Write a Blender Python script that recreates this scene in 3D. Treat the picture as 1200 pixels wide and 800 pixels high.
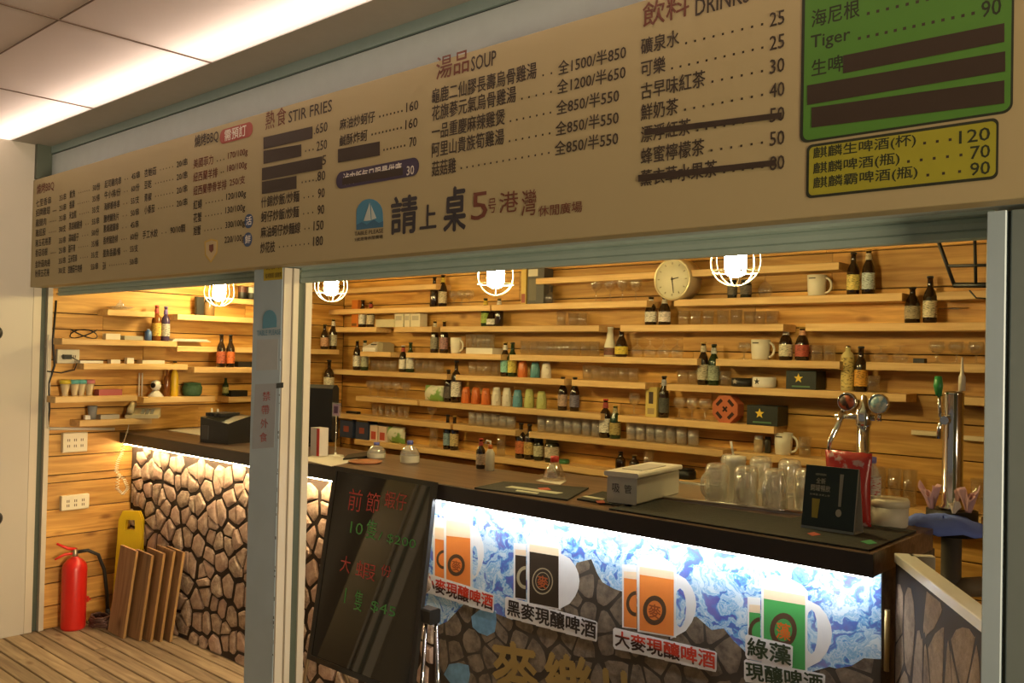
import bpy, bmesh, math, random
from mathutils import Vector, Matrix
PI = math.pi
R = random.Random(7)
for o in list(bpy.data.objects): bpy.data.objects.remove(o)
SC = bpy.context.scene
COL = SC.collection

# ------------------------------------------------------------------ camera
YAW, PITCH, ROLL, FPX, EYE = -.7295, .0155, .02155, 1046.4, 1.75
Fw = Vector((math.sin(YAW)*math.cos(PITCH), math.cos(YAW)*math.cos(PITCH), math.sin(PITCH)))
Rt = Vector((math.cos(YAW), -math.sin(YAW), 0)); Up = Rt.cross(Fw)
Rt, Up = Rt*math.cos(ROLL)+Up*math.sin(ROLL), Up*math.cos(ROLL)-Rt*math.sin(ROLL)
CAM = Vector((0, 0, EYE))
cd = bpy.data.cameras.new('camera'); cam = bpy.data.objects.new('camera', cd); COL.objects.link(cam)
m = Matrix((Rt, Up, -Fw)).transposed().to_4x4(); m.translation = CAM
cam.matrix_world = m
cd.sensor_width = 36; cd.lens = FPX/1200*36; cd.clip_start = .05
SC.camera = cam

# ------------------------------------------------------------------ world, exposure
W = bpy.data.worlds.new('world'); SC.world = W; W.use_nodes = True
W.node_tree.nodes['Background'].inputs[0].default_value = (.13, .118, .10, 1)
W.node_tree.nodes['Background'].inputs[1].default_value = .9
SC.view_settings.view_transform = 'Standard'; SC.view_settings.look = 'None'
SC.view_settings.exposure = 0.0; SC.view_settings.gamma = 1; SC.view_settings.use_curve_mapping = False
SC.cycles.transparent_max_bounces = 28

# light powers
P_CEIL, P_LAMP, P_LEDW, P_LEDC = 25, 185, 160, 80

def area(name, loc, rot, sx, sy, power, col):
    l = bpy.data.lights.new(name, 'AREA'); l.shape = 'RECTANGLE'; l.size = sx; l.size_y = sy
    l.energy = power; l.color = col
    o = bpy.data.objects.new(name, l); COL.objects.link(o); o.location = loc; o.rotation_euler = rot
    return o
# fluorescent tubes in the light box above the translucent ceiling panels
area('tube_light_near_fascia', (-3.0, 1.85, 3.11), (0, 0, 0), 7.4, .06, P_CEIL, (1, .80, .68))
area('tube_light_over_walk', (-3.0, .3, 3.13), (0, 0, 0), 7.4, .06, P_CEIL*.10, (1, .80, .68))
# the lit front of the neighbouring stall at the right, out of view
nb = area('neighbour_stall_light', (4.6, .7, 1.55), (0, math.radians(94), math.radians(-6)), .9, 1.2, 70, (1, .80, .52))
nb.data.spread = math.radians(70)

# ------------------------------------------------------------------ projection helpers (survey of the place from the photograph)
def ray(px, py): return Fw*FPX + Rt*(px-600) - Up*(py-400)
def at(px, py, x=None, y=None, z=None):
    d = ray(px, py)
    t = x/d.x if x is not None else (y/d.y if y is not None else (z-EYE)/d.z)
    return CAM + d*t
def pj(p):
    d = Vector(p)-CAM; k = FPX/d.dot(Fw)
    return 600+d.dot(Rt)*k, 400-d.dot(Up)*k
def ppm(p): return FPX/(Vector(p)-CAM).dot(Fw)          # pixels per metre at a point

# ------------------------------------------------------------------ materials
MATS = {}
def nt(name):
    m = bpy.data.materials.new(name); m.use_nodes = True
    t = m.node_tree; b = t.nodes['Principled BSDF']
    return m, t, b
def mat(name, col, rough=.5, metal=0, noise=0, nscale=20, emit=None, es=0, spec=.5, bump=0):
    if name in MATS: return MATS[name]
    m, t, b = nt(name)
    c = tuple(col)+(1,)
    b.inputs['Base Color'].default_value = c
    b.inputs['Roughness'].default_value = rough; b.inputs['Metallic'].default_value = metal
    b.inputs['Specular IOR Level'].default_value = spec
    tc = t.nodes.new('ShaderNodeTexCoord')
    n = t.nodes.new('ShaderNodeTexNoise'); n.inputs['Scale'].default_value = nscale; n.inputs['Detail'].default_value = 5
    t.links.new(tc.outputs['Object'], n.inputs['Vector'])
    k = noise if noise else .06
    mx = t.nodes.new('ShaderNodeMix'); mx.data_type = 'RGBA'
    mx.inputs[6].default_value = tuple(v*(1-k) for v in col)+(1,)
    mx.inputs[7].default_value = tuple(min(1, v*(1+k)) for v in col)+(1,)
    t.links.new(n.outputs['Fac'], mx.inputs[0]); t.links.new(mx.outputs[2], b.inputs['Base Color'])
    if bump:
        bp = t.nodes.new('ShaderNodeBump'); bp.inputs['Strength'].default_value = bump; bp.inputs['Distance'].default_value = .01
        t.links.new(n.outputs['Fac'], bp.inputs['Height']); t.links.new(bp.outputs['Normal'], b.inputs['Normal'])
    if emit:
        b.inputs['Emission Color'].default_value = tuple(emit)+(1,); b.inputs['Emission Strength'].default_value = es
    MATS[name] = m
    return m
def wood(name, dark, light, axis=0, rough=.55, scale=1.0, knots=True, coat=0, rnd=.5):
    """planks: long grain along one axis, knots, tone changing from board to board"""
    m, t, b = nt(name)
    N = t.nodes.new; L = t.links.new
    tc = N('ShaderNodeTexCoord'); oi = N('ShaderNodeObjectInfo')
    mp = N('ShaderNodeMapping')
    s = [14*scale]*3; s[axis] = 1.1*scale
    mp.inputs['Scale'].default_value = s
    ad = N('ShaderNodeVectorMath'); ad.operation = 'ADD'
    sc = N('ShaderNodeVectorMath'); sc.operation = 'SCALE'; sc.inputs[0].default_value = (31, 17, 23)
    L(oi.outputs['Random'], sc.inputs['Scale']); L(tc.outputs['Object'], ad.inputs[0]); L(sc.outputs[0], ad.inputs[1])
    L(ad.outputs[0], mp.inputs['Vector'])
    n = N('ShaderNodeTexNoise'); n.inputs['Scale'].default_value = 2.2; n.inputs['Detail'].default_value = 6; n.inputs['Distortion'].default_value = .8
    L(mp.outputs[0], n.inputs['Vector'])
    rp = N('ShaderNodeValToRGB'); rp.color_ramp.elements[0].position = .3; rp.color_ramp.elements[1].position = .7
    rp.color_ramp.elements[0].color = tuple(dark)+(1,); rp.color_ramp.elements[1].color = tuple(light)+(1,)
    L(n.outputs['Fac'], rp.inputs[0])
    out = rp.outputs[0]
    if knots:
        mp2 = N('ShaderNodeMapping'); s2 = [7.0]*3; s2[axis] = 3.2; mp2.inputs['Scale'].default_value = s2
        L(ad.outputs[0], mp2.inputs['Vector'])
        v = N('ShaderNodeTexVoronoi'); v.inputs['Scale'].default_value = 1.0
        L(mp2.outputs[0], v.inputs['Vector'])
        kr = N('ShaderNodeValToRGB'); kr.color_ramp.elements[0].position = .05; kr.color_ramp.elements[1].position = .17
        kr.color_ramp.elements[0].color = (.35, .22, .12, 1); kr.color_ramp.elements[1].color = (1, 1, 1, 1)
        L(v.outputs['Distance'], kr.inputs[0])
        mk = N('ShaderNodeMix'); mk.data_type = 'RGBA'; mk.blend_type = 'MULTIPLY'; mk.inputs[0].default_value = .8
        L(out, mk.inputs[6]); L(kr.outputs[0], mk.inputs[7]); out = mk.outputs[2]
    hs = N('ShaderNodeHueSaturation')
    mr = N('ShaderNodeMapRange'); mr.inputs[3].default_value = 1-rnd*.5; mr.inputs[4].default_value = 1+rnd*.4
    L(oi.outputs['Random'], mr.inputs[0]); L(mr.outputs[0], hs.inputs['Value']); L(out, hs.inputs['Color'])
    L(hs.outputs[0], b.inputs['Base Color'])
    b.inputs['Roughness'].default_value = rough
    bp = N('ShaderNodeBump'); bp.inputs['Strength'].default_value = .25; bp.inputs['Distance'].default_value = .004
    L(n.outputs['Fac'], bp.inputs['Height']); L(bp.outputs[0], b.inputs['Normal'])
    return m
def glass(name, tint=(.93, .93, .9), fac=.12, rough=.04, milk=.07):  # milk whitens frosted glass and stands in for refracted lamplight in clear glass
    if name in MATS: return MATS[name]
    m, t, b = nt(name); t.nodes.remove(b); N = t.nodes.new; L = t.links.new
    out = [n for n in t.nodes if n.type == 'OUTPUT_MATERIAL'][0]
    tr = N('ShaderNodeBsdfTransparent'); tr.inputs[0].default_value = tuple(tint)+(1,)
    gl = N('ShaderNodeBsdfGlossy'); gl.inputs['Roughness'].default_value = rough; gl.inputs[0].default_value = (1, 1, 1, 1)
    lw = N('ShaderNodeLayerWeight'); lw.inputs[0].default_value = .35
    ma = N('ShaderNodeMath'); ma.operation = 'MULTIPLY_ADD'; ma.inputs[1].default_value = .45; ma.inputs[2].default_value = fac*.5
    L(lw.outputs['Facing'], ma.inputs[0])
    mx = N('ShaderNodeMixShader'); L(ma.outputs[0], mx.inputs[0]); L(gl.outputs[0], mx.inputs[2])
    df = N('ShaderNodeBsdfDiffuse'); df.inputs[0].default_value = (.86, .84, .80, 1)
    mm = N('ShaderNodeMixShader'); mm.inputs[0].default_value = milk; L(tr.outputs[0], mm.inputs[1]); L(df.outputs[0], mm.inputs[2]); L(mm.outputs[0], mx.inputs[1])
    L(mx.outputs[0], out.inputs[0]); MATS[name] = m
    return m
def emis(name, col, s):
    if name in MATS: return MATS[name]
    m, t, b = nt(name)
    b.inputs['Base Color'].default_value = tuple(col)+(1,)
    b.inputs['Emission Color'].default_value = tuple(col)+(1,); b.inputs['Emission Strength'].default_value = s
    MATS[name] = m
    return m
def labelmat(col, ink=None):
    """printed bottle label: paper colour with rows of ink marks"""
    key = 'label_%.2f_%.2f_%.2f' % tuple(col)
    if key in MATS: return MATS[key]
    ink = ink or tuple(v*.35 for v in col)
    m, t, b = nt(key); N = t.nodes.new; L = t.links.new
    tc = N('ShaderNodeTexCoord'); mp = N('ShaderNodeMapping'); mp.inputs['Scale'].default_value = (3, 3, 17)
    L(tc.outputs['Generated'], mp.inputs['Vector'])
    n = N('ShaderNodeTexNoise'); n.inputs['Scale'].default_value = 1.3; n.inputs['Detail'].default_value = 2
    L(mp.outputs[0], n.inputs['Vector'])
    r = N('ShaderNodeValToRGB'); r.color_ramp.elements[0].position = .54; r.color_ramp.elements[1].position = .6
    r.color_ramp.elements[0].color = tuple(col)+(1,); r.color_ramp.elements[1].color = tuple(ink)+(1,)
    L(n.outputs['Fac'], r.inputs[0]); L(r.outputs[0], b.inputs['Base Color']); b.inputs['Roughness'].default_value = .6
    MATS[key] = m
    return m

PINE_X = wood('pine_boards', (.42, .19, .034), (.74, .42, .10), 0)
PINE_Y = wood('pine_boards_side', (.42, .19, .034), (.74, .42, .10), 1)
SHELF_X = wood('pine_shelf', (.62, .37, .13), (.80, .54, .23), 0, knots=False, rnd=.25)
SHELF_Y = wood('pine_shelf_side', (.62, .37, .13), (.80, .54, .23), 1, knots=False, rnd=.25)
DECK = wood('weathered_deck', (.24, .17, .10), (.46, .35, .21), 0, rough=.75, rnd=.5)
WALNUT = wood('dark_worktop_wood', (.085, .052, .035), (.22, .135, .09), 0, rough=.32, knots=False, rnd=0)
BOARDW = wood('leaning_board_wood', (.20, .10, .045), (.36, .20, .09), 2, rough=.5, rnd=.5)
FRAMEBLUE = mat('grey_blue_paint', (.40, .50, .56), .45, noise=.1, nscale=6)
CREAM = mat('cream_paint', (.56, .50, .40), .45, noise=.06, nscale=5)
WALLW = mat('side_wall_cream', (.50, .46, .39), .4, noise=.05, nscale=3)
GREYGREEN = mat('shutter_green_grey', (.38, .48, .42), .45, noise=.12, nscale=8)
DARKGREEN = mat('rail_dark_green', (.07, .085, .06), .5)
BLACKM = mat('black_matte', (.012, .011, .010), .45)
DARKBAND = mat('black_brown_edge', (.030, .022, .018), .35)
WHITE = mat('white_plastic', (.78, .74, .66), .4)
OFFWHITE = mat('off_white', (.66, .60, .48), .5)
CHROME = mat('chrome', (.72, .70, .68), .12, metal=1)
STEEL = mat('brushed_steel', (.66, .63, .60), .38, metal=1)
RED = mat('extinguisher_red', (.62, .02, .012), .3)
RUBBER = mat('rubber_black', (.016, .018, .014), .6)
BROWNGLASS = mat('brown_bottle_glass', (.022, .010, .004), .08, spec=.8)
GREENGLASS = mat('green_bottle_glass', (.012, .035, .010), .08, spec=.8)
CLEAR = glass('clear_glass', (.97,.97,.95), .16, .06, .03)
CLEARB = glass('clear_glass_thick', (.95, .95, .92), .22, .10, .24); FROST = glass('frosted_glass', (.95,.95,.95), .14, .12, .17)
CAPGOLD = mat('gold_cap', (.55, .38, .10), .3, metal=.8)

# ------------------------------------------------------------------ object helpers
def link(o, parent=None):
    COL.objects.link(o)
    if parent is not None: o.parent = parent
    return o
class MB:
    def __init__(s): s.v = []; s.f = []; s.sm = []
    def add(s, vs, fs, smooth=False):
        n = len(s.v); s.v += [tuple(v) for v in vs]; s.f += [tuple(n+i for i in f) for f in fs]; s.sm += [smooth]*len(fs); return s
    def box(s, x0, x1, y0, y1, z0, z1):
        return s.add([(x0,y0,z0),(x1,y0,z0),(x1,y1,z0),(x0,y1,z0),(x0,y0,z1),(x1,y0,z1),(x1,y1,z1),(x0,y1,z1)],
                     [(0,3,2,1),(4,5,6,7),(0,1,5,4),(1,2,6,5),(2,3,7,6),(3,0,4,7)])
    def cbox(s, x0, x1, y0, y1, z0, z1, c=.003):
        """box with chamfered long edges in every direction (octagon prism along its longest axis)"""
        d = [x1-x0, y1-y0, z1-z0]; a = d.index(max(d)); o = [i for i in range(3) if i != a]
        lo = [x0, y0, z0]; hi = [x1, y1, z1]; c = min(c, .45*min(d[o[0]], d[o[1]]))
        u0, u1, w0, w1 = lo[o[0]], hi[o[0]], lo[o[1]], hi[o[1]]
        ring = [(u0+c,w0),(u1-c,w0),(u1,w0+c),(u1,w1-c),(u1-c,w1),(u0+c,w1),(u0,w1-c),(u0,w0+c)]
        vs = []
        for e in (lo[a], hi[a]):
            for u, w in ring:
                p = [0,0,0]; p[a] = e; p[o[0]] = u; p[o[1]] = w; vs.append(p)
        fs = [tuple(range(7,-1,-1)), tuple(range(8,16))]+[(i,(i+1)%8,8+(i+1)%8,8+i) for i in range(8)]
        return s.add(vs, fs)
    def lathe(s, prof, n=16, c=(0,0,0), smooth=True, cap=True, axis=2):
        vs = []; fs = []
        for r, z in prof:
            for k in range(n):
                a = 2*PI*k/n; p = [r*math.cos(a), r*math.sin(a), z]
                if axis == 1: p = [p[0], z, p[1]]
                if axis == 0: p = [z, p[0], p[1]]
                vs.append((p[0]+c[0], p[1]+c[1], p[2]+c[2]))
        for j in range(len(prof)-1):
            for k in range(n):
                fs.append((j*n+k, j*n+(k+1)%n, (j+1)*n+(k+1)%n, (j+1)*n+k))
        s.add(vs, fs, smooth)
        if cap:
            nn = len(s.v)-len(vs)
            if prof[0][0] > 1e-4: s.f.append(tuple(nn+k for k in range(n-1,-1,-1))); s.sm.append(False)
            if prof[-1][0] > 1e-4: s.f.append(tuple(nn+(len(prof)-1)*n+k for k in range(n))); s.sm.append(False)
        return s
    def tube(s, pts, r, n=6, closed=False):
        pts = [Vector(p) for p in pts]; N = len(pts); vs = []; fs = []
        ref = None
        for i, p in enumerate(pts):
            a = pts[(i-1) % N] if (closed or i > 0) else p
            b = pts[(i+1) % N] if (closed or i < N-1) else p
            t = (b-a).normalized()
            if ref is None:
                ref = Vector((0,0,1)) if abs(t.z) < .9 else Vector((1,0,0))
            u = (ref-t*ref.dot(t)).normalized(); w = t.cross(u); ref = u
            rr = r[i] if isinstance(r, (list, tuple)) else r
            for k in range(n):
                an = 2*PI*k/n; vs.append(p+u*rr*math.cos(an)+w*rr*math.sin(an))
        for i in range(N if closed else N-1):
            j = (i+1) % N
            for k in range(n): fs.append((i*n+k, i*n+(k+1)%n, j*n+(k+1)%n, j*n+k))
        if not closed: fs += [tuple(range(n-1,-1,-1)), tuple((N-1)*n+k for k in range(n))]
        return s.add(vs, fs, True)
    def poly(s, pts, off):
        """extruded polygon: pts list of Vector, off Vector"""
        n = len(pts); vs = [Vector(p) for p in pts]+[Vector(p)+Vector(off) for p in pts]
        return s.add(vs, [tuple(range(n)), tuple(range(2*n-1,n-1,-1))]+[(i,(i+1)%n,n+(i+1)%n,n+i) for i in range(n)])
    def mesh(s, name, mt):
        me = bpy.data.meshes.new(name); me.from_pydata(s.v, [], s.f); me.materials.append(mt)
        me.polygons.foreach_set('use_smooth', s.sm); me.update()
        bm = bmesh.new(); bm.from_mesh(me); bmesh.ops.recalc_face_normals(bm, faces=bm.faces); bm.to_mesh(me); bm.free()
        return me
    def build(s, name, mt, parent=None, loc=None):
        o = bpy.data.objects.new(name, s.mesh(name, mt)); link(o, parent)
        if loc: o.location = loc
        return o
def tag(o, label, cat, group=None):
    o['label'] = label; o['category'] = cat
    if group: o['group'] = group
    return o
def struct(o, label=None, cat=None):
    o['kind'] = 'structure'
    if label: o['label'] = label
    if cat: o['category'] = cat
    return o
def thing(name, label, cat, loc=(0,0,0), rz=0, group=None):
    o = bpy.data.objects.new(name, None); o.empty_display_size = .05; COL.objects.link(o)
    o.location = loc; o.rotation_euler = (0,0,rz)
    return tag(o, label, cat, group)
CACHE = {}
def part(parent, name, key, fn, mt, loc=(0,0,0), label=None):
    """a part whose mesh is shared between alike things"""
    k = (key, mt.name)
    if k not in CACHE: CACHE[k] = fn().mesh(name, mt)
    o = bpy.data.objects.new(name, CACHE[k]); link(o, parent); o.location = loc
    if label: o['label'] = label
    return o
ORD = ['first','second','third','fourth','fifth','sixth','seventh','eighth','ninth','tenth','eleventh','twelfth']

# ------------------------------------------------------------------ dimensions
XL, YB, YF, YC = -5.80, 4.45, 2.165, 2.745        # left wall, back wall, facade plane, counter face
WT, WB = 1.195, 1.125                              # worktop top and underside
ZC = 2.972                                         # ceiling of the walkway
XR = 1.2
# ------------------------------------------------------------------ floor
fl = struct(MB().box(-6.2, 1.8, -1.6, YB+.1, -.12, -.034).build('floor', mat('deck_underside', (.035,.025,.018), .9)), 'weathered wooden deck floor of long narrow boards', 'floor')
y = -1.5; i = 0
while y < YB:
    xs = [-6.0]+sorted([R.uniform(-5.4, -3.3), R.uniform(-2.6, .2)])+[1.8]
    for a, b in zip(xs, xs[1:]):
        dz = R.uniform(-.002, .002)
        MB().cbox(a+.0015, b-.0015, y+.004, y+.090, -.03, 0+dz-.002, .003).build('floor_board', DECK, fl)
    y += .0945
# ------------------------------------------------------------------ left wall, back wall, right wall and ceiling of the stall
wl = struct(MB().box(XL-.12, XL-.020, 2.20, YB+.12, 0, 2.80).build('wall_left', mat('wall_backing', (.06,.03,.012), .8)), 'left side wall of the stall clad in yellow pine boards', 'wall')
zs = [0, .14, .278, .375, .564, .732, .897, .946, 1.063, 1.20, 1.36, 1.50, 1.66, 1.853, 1.953, 2.12, 2.28, 2.45, 2.62, 2.78]
for a, b in zip(zs, zs[1:]):
    j = R.choice([R.uniform(2.5, 4.2), R.uniform(2.9, 3.9)])
    for p, q in ((2.20, j), (j, YB)):
        d = R.uniform(0, .004)
        MB().cbox(XL-.019, XL-d, p+.001, q-.001, a+.0028, b-.0028, .002).build('plank', PINE_Y, wl)
wb = struct(MB().box(XL-.12, XR, YB+.020, YB+.12, 0, 2.80).build('wall_back', mat('wall_backing', (.06,.03,.012), .8)), 'back wall of the stall clad in yellow pine boards', 'wall')
z = 0
while z < 2.75:
    h = R.choice([.13, .165, .165, .19]); z1 = min(z+h, 2.79)
    xs = [XL]+sorted([R.uniform(-5, -3.6), R.uniform(-3.1, -1.8), R.uniform(-1.4, .3)])+[XR]
    for a, b in zip(xs, xs[1:]):
        d = R.uniform(0, .004)
        MB().cbox(a+.001, b-.001, YB+d, YB+.019, z+.0028, z1-.0028, .002).build('plank', PINE_X, wb)
    z = z1
wr = struct(MB().box(XR, XR+.1, 2.3, YB+.12, 0, 2.80).build('wall_right', mat('right_wall_pine', (.40,.22,.08), .6, noise=.2)), 'right side wall of the stall, out of view', 'wall')
struct(MB().box(XL-.1, XR+.1, 2.33, YB+.12, 2.80, 2.86).build('ceiling_stall', mat('stall_ceiling', (.34,.22,.11), .7, noise=.15)), 'wooden ceiling inside the stall', 'ceiling')

# ------------------------------------------------------------------ walkway: side wall, light ceiling, soffit, fascia
sw = struct(MB().box(-6.0, XL, 1.0, 2.106, 0, 2.97).box(-7.0,-6.9,-1.5,1.0,0,2.97).build('wall_walkway', WALLW), 'smooth cream side wall of the walkway at left', 'wall')
struct(MB().box(-6.0, XL-.0, 2.108, 2.152, 0, 2.97).build('trim_1', CREAM), 'cream upright strip beside the side wall', 'trim')
struct(MB().box(-6.0, XL-.02, 2.152, 2.185, 0, 2.97).build('trim_2', DARKGREEN), 'dark groove of the left shutter rail', 'trim')
struct(MB().box(-6.0, XL+.012, 2.187, 2.215, 0, 2.80).build('trim_3', CREAM), 'cream inner upright of the left shutter rail', 'trim')
tag(MB().cbox(-5.9, -5.80, -.04, .12, 0, 2.6, .01).build('orange_column', mat('column_orange', (.75,.30,.02), .5)), 'orange upright column out of view, mirrored in the glossy board', 'column')
tag(MB().cbox(-5.9, -5.80, -.70, -.30, 0, 2.6, .01).build('grey_column', mat('column_grey', (.40,.36,.28), .5)), 'grey upright column out of view, mirrored in the glossy board', 'column')
cl = struct(MB().box(-6.2, 1.9, -1.6, 1.97, 3.22, 3.26).box(-6.2,1.9,1.955,1.97,2.99,3.22).box(-6.2,1.9,-1.6,-1.58,2.96,3.22).box(-6.22,-6.2,-1.6,1.97,2.96,3.22).box(1.9,1.92,-1.6,1.97,2.96,3.22).build('ceiling', mat('light_box_white', (.85,.83,.8), .8)), 'walkway ceiling of backlit translucent panels', 'ceiling')
pm, pt, pb = nt('translucent_acrylic')
for n in list(pt.nodes):
    if n.type == 'BSDF_PRINCIPLED': pt.nodes.remove(n)
_o = [n for n in pt.nodes if n.type == 'OUTPUT_MATERIAL'][0]
_t = pt.nodes.new('ShaderNodeBsdfTranslucent'); _t.inputs[0].default_value = (.86,.78,.72,1)
_d = pt.nodes.new('ShaderNodeBsdfDiffuse'); _d.inputs[0].default_value = (.60,.53,.47,1)
_g = pt.nodes.new('ShaderNodeBsdfGlossy'); _g.inputs['Roughness'].default_value = .15
_m = pt.nodes.new('ShaderNodeMixShader'); _m.inputs[0].default_value = .4
_m2 = pt.nodes.new('ShaderNodeMixShader'); _m2.inputs[0].default_value = .05
pt.links.new(_t.outputs[0], _m.inputs[1]); pt.links.new(_d.outputs[0], _m.inputs[2])
pt.links.new(_m.outputs[0], _m2.inputs[1]); pt.links.new(_g.outputs[0], _m2.inputs[2]); pt.links.new(_m2.outputs[0], _o.inputs[0])
SEAM = mat('ceiling_seam_brown', (.20,.13,.10), .6)
for i in range(-2, 6):
    for j in range(6):
        x0 = -3.507+1.162*(i-1); y1 = 1.955-.62*j
        if x0 < -6.2 or x0 > 1.5: continue
        MB().add([(x0+.004,y1-.616,ZC),(x0+1.158,y1-.616,ZC),(x0+1.158,y1-.004,ZC),(x0+.004,y1-.004,ZC)], [(0,1,2,3)]).build('ceiling_panel', pm, cl)
sm = MB()
for i in range(-2, 7): sm.box(-3.507+1.162*(i-1)-.005, -3.507+1.162*(i-1)+.005, -1.5, 1.955, ZC-.003, ZC+.02)
for j in range(1, 6): sm.box(-6.1, 1.8, 1.955-.62*j-.002, 1.955-.62*j+.003, ZC-.001, ZC+.02)
sm.build('panel_joint', SEAM, cl)
struct(MB().box(-6.2, 1.9, 1.955, YF+.1, ZC-.002, ZC+.03).build('ceiling_soffit', mat('soffit_beige', (.40,.37,.32), .6)), 'beige soffit strip between light panels and fascia', 'ceiling')
struct(MB().box(-5.8, 1.9, YF+.006, YF+.16, 2.925, 2.971).build('trim_4', mat('fascia_upper', (.30,.40,.38), .5)), 'green grey upper band of the fascia', 'trim')
struct(MB().box(-5.8, 1.9, YF+.012, YF+.16, 2.105, 2.918).build('trim_5', mat('fascia_lower', (.50,.58,.58), .5)), 'pale grey fascia band above the menu sign', 'trim')
struct(MB().box(-5.8, 1.9, YF+.02, YF+.15, 2.918, 2.925).build('trim_6', BLACKM), 'dark joint line in the fascia', 'trim')  # thin black strip between the two fascia bands
struct(MB().box(-5.8, -5.765, 2.09, YF+.012, 2.76, 2.97).build('trim_7', DARKGREEN), 'dark corner strip at the left end of the fascia', 'trim')

# centre post with shutter channel, right hand frame
po = struct(MB().cbox(-3.466, -3.246, YF, YF+.042, 0, 2.10, .002).build('trim_8', FRAMEBLUE), 'wide grey blue post between the two openings', 'post')
pp = MB().box(-3.466, -3.2445, YF+.042, YF+.15, 0, 2.10).build('side_panel', CREAM, po)
MB().box(-3.2445, -3.235, YF+.002, YF+.040, 0, 2.10).build('side_face', CREAM, po)
ch = struct(MB().box(-3.236, -3.224, YF+.042, YF+.068, 0, 2.10).build('trim_9', CREAM), 'cream outer lip of the centre shutter rail', 'trim')
struct(MB().box(-3.236, -3.230, YF+.068, YF+.102, 0, 2.10).build('trim_10', DARKGREEN), 'dark groove of the centre shutter rail', 'trim')
struct(MB().box(-3.236, -3.222, YF+.102, YF+.135, 0, 2.10).build('trim_11', CREAM), 'cream inner lip of the centre shutter rail', 'trim')
# a few paint chips on the post edge
cm = MB()
for k in range(26):
    zz = R.uniform(.2, 1.75); cm.cbox(-3.2475-R.uniform(0,.006), -3.2462, YF-.0006, YF+.001, zz, zz+R.uniform(.004,.02), .0005)
cm.build('paint_chips', mat('chip_dark', (.06,.05,.04), .8), po)
rj = struct(MB().cbox(-.535, -.496, YF, YF+.16, 0, 2.09, .002).build('trim_12', FRAMEBLUE), 'grey blue right jamb of the serving opening', 'trim')
struct(MB().box(-.496, -.488, YF+.02, YF+.16, 0, 2.09).build('trim_13', DARKGREEN), 'dark joint beside the right jamb', 'trim')
struct(MB().cbox(-.488, .9, YF+.004, YF+.16, 0, 2.09, .003).build('trim_14', mat('right_wall_grey', (.19,.23,.22), .5)), 'grey wall panel at the right of the opening', 'trim')

# roller shutters, lowered a little way
def shutter(x0, x1, zb, label):
    t = thing('roller_shutter', label, 'shutter', ((x0+x1)/2, 2.25, zb), 0)
    L = (x1-x0)/2; z = 0
    MB().cbox(-L, L, -.012, .012, 0, .022, .004).build('bottom_bar', GREYGREEN, t)
    z = .018
    while z+zb < 2.25:
        part(t, 'slat', 'slat%.3f' % L, lambda: MB().add(
            [(sx*L, dy, dz) for sx in (-1, 1) for dy, dz in ((0,0),(-.009,.006),(-.010,.020),(-.006,.030),(0,.034))],
            [(0,1,6,5),(1,2,7,6),(2,3,8,7),(3,4,9,8),(4,0,5,9),(0,4,3,2,1),(5,6,7,8,9)]), GREYGREEN, (0,0,z))
        z += .033
shutter(-5.78, -3.47, 2.058, 'grey green roller shutter rolled up over the left opening')
shutter(-3.225, -.54, 2.040, 'grey green roller shutter rolled up over the bar opening')

# ------------------------------------------------------------------ lettering (print, built as thin meshes in a queue)
TQ = []
def font_obj(txt, off=0, res=2):
    c = bpy.data.curves.new('t', 'FONT'); c.body = txt; c.resolution_u = res; c.offset = off; c.fill_mode = 'BOTH'
    c.size = 1
    o = bpy.data.objects.new('t', c); COL.objects.link(o); return o
def queue(txt, O, ex, ez, w, h, sink, off=0):
    TQ.append((font_obj(txt, 0), O, ex, ez, w, h, sink, off))
SINKS = {}
def sink(key, name, mt, parent, label=None):
    if key not in SINKS: SINKS[key] = [MB(), name, mt, parent, label, Vector((0,0,0))]
    return key
def flush():
    bpy.context.view_layer.update()
    dg = bpy.context.evaluated_depsgraph_get()
    for o, O, ex, ez, w, h, sk, off in TQ:
        me = bpy.data.meshes.new_from_object(o.evaluated_get(dg))
        if len(me.vertices):
            xs = [v.co.x for v in me.vertices]; ys = [v.co.y for v in me.vertices]
            x0, x1, y0, y1 = min(xs), max(xs), min(ys), max(ys)
            nn = ex.cross(ez).normalized()
            th = nn*-.0004
            base = [O+ex*((v.co.x-x0)/(x1-x0)*w)+ez*((v.co.y-y0)/max(1e-6, y1-y0)*h) for v in me.vertices]
            fs0 = [tuple(p.vertices) for p in me.polygons]; vs = list(base); fs1 = list(fs0)
            d = (off if off > 0 else 0)*h                      # bolder print: the same glyph laid down again a hair beside itself
            if d:
                for q, (sx, sz) in enumerate(((d, 0), (-d, 0), (0, d), (0, -d))):
                    n0 = len(vs); vs += [p+ex*sx+ez*sz+nn*(.00004*(q+1)) for p in base]; fs1 += [tuple(n0+i for i in f) for f in fs0]
            S_ = SINKS[sk]
            if S_[1] == 'small_print': S_[0].add(vs, fs1)
            else:
                pl = S_[3].matrix_world.inverted(); m2 = bpy.data.meshes.new(S_[1])
                m2.from_pydata([pl @ v for v in vs], [], fs1); m2.materials.append(S_[2])
                o2 = link(bpy.data.objects.new(S_[1], m2), S_[3])
                if S_[4]: o2['label'] = S_[4]
        bpy.data.meshes.remove(me)
    for o, *_ in TQ:
        c = o.data; bpy.data.objects.remove(o); bpy.data.curves.remove(c)
    TQ.clear()
    for k, (mb, name, mt, parent, label, _) in SINKS.items():
        if not mb.v: continue
        me = bpy.data.meshes.new(name); 
        pl = parent.matrix_world.inverted() if parent else Matrix()
        me.from_pydata([pl @ Vector(v) for v in mb.v], [], mb.f); me.materials.append(mt)
        ob = bpy.data.objects.new(name, me); link(ob, parent)
        if label: ob['label'] = label
        ob['kind'] = 'stuff'
    SINKS.clear()
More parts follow.
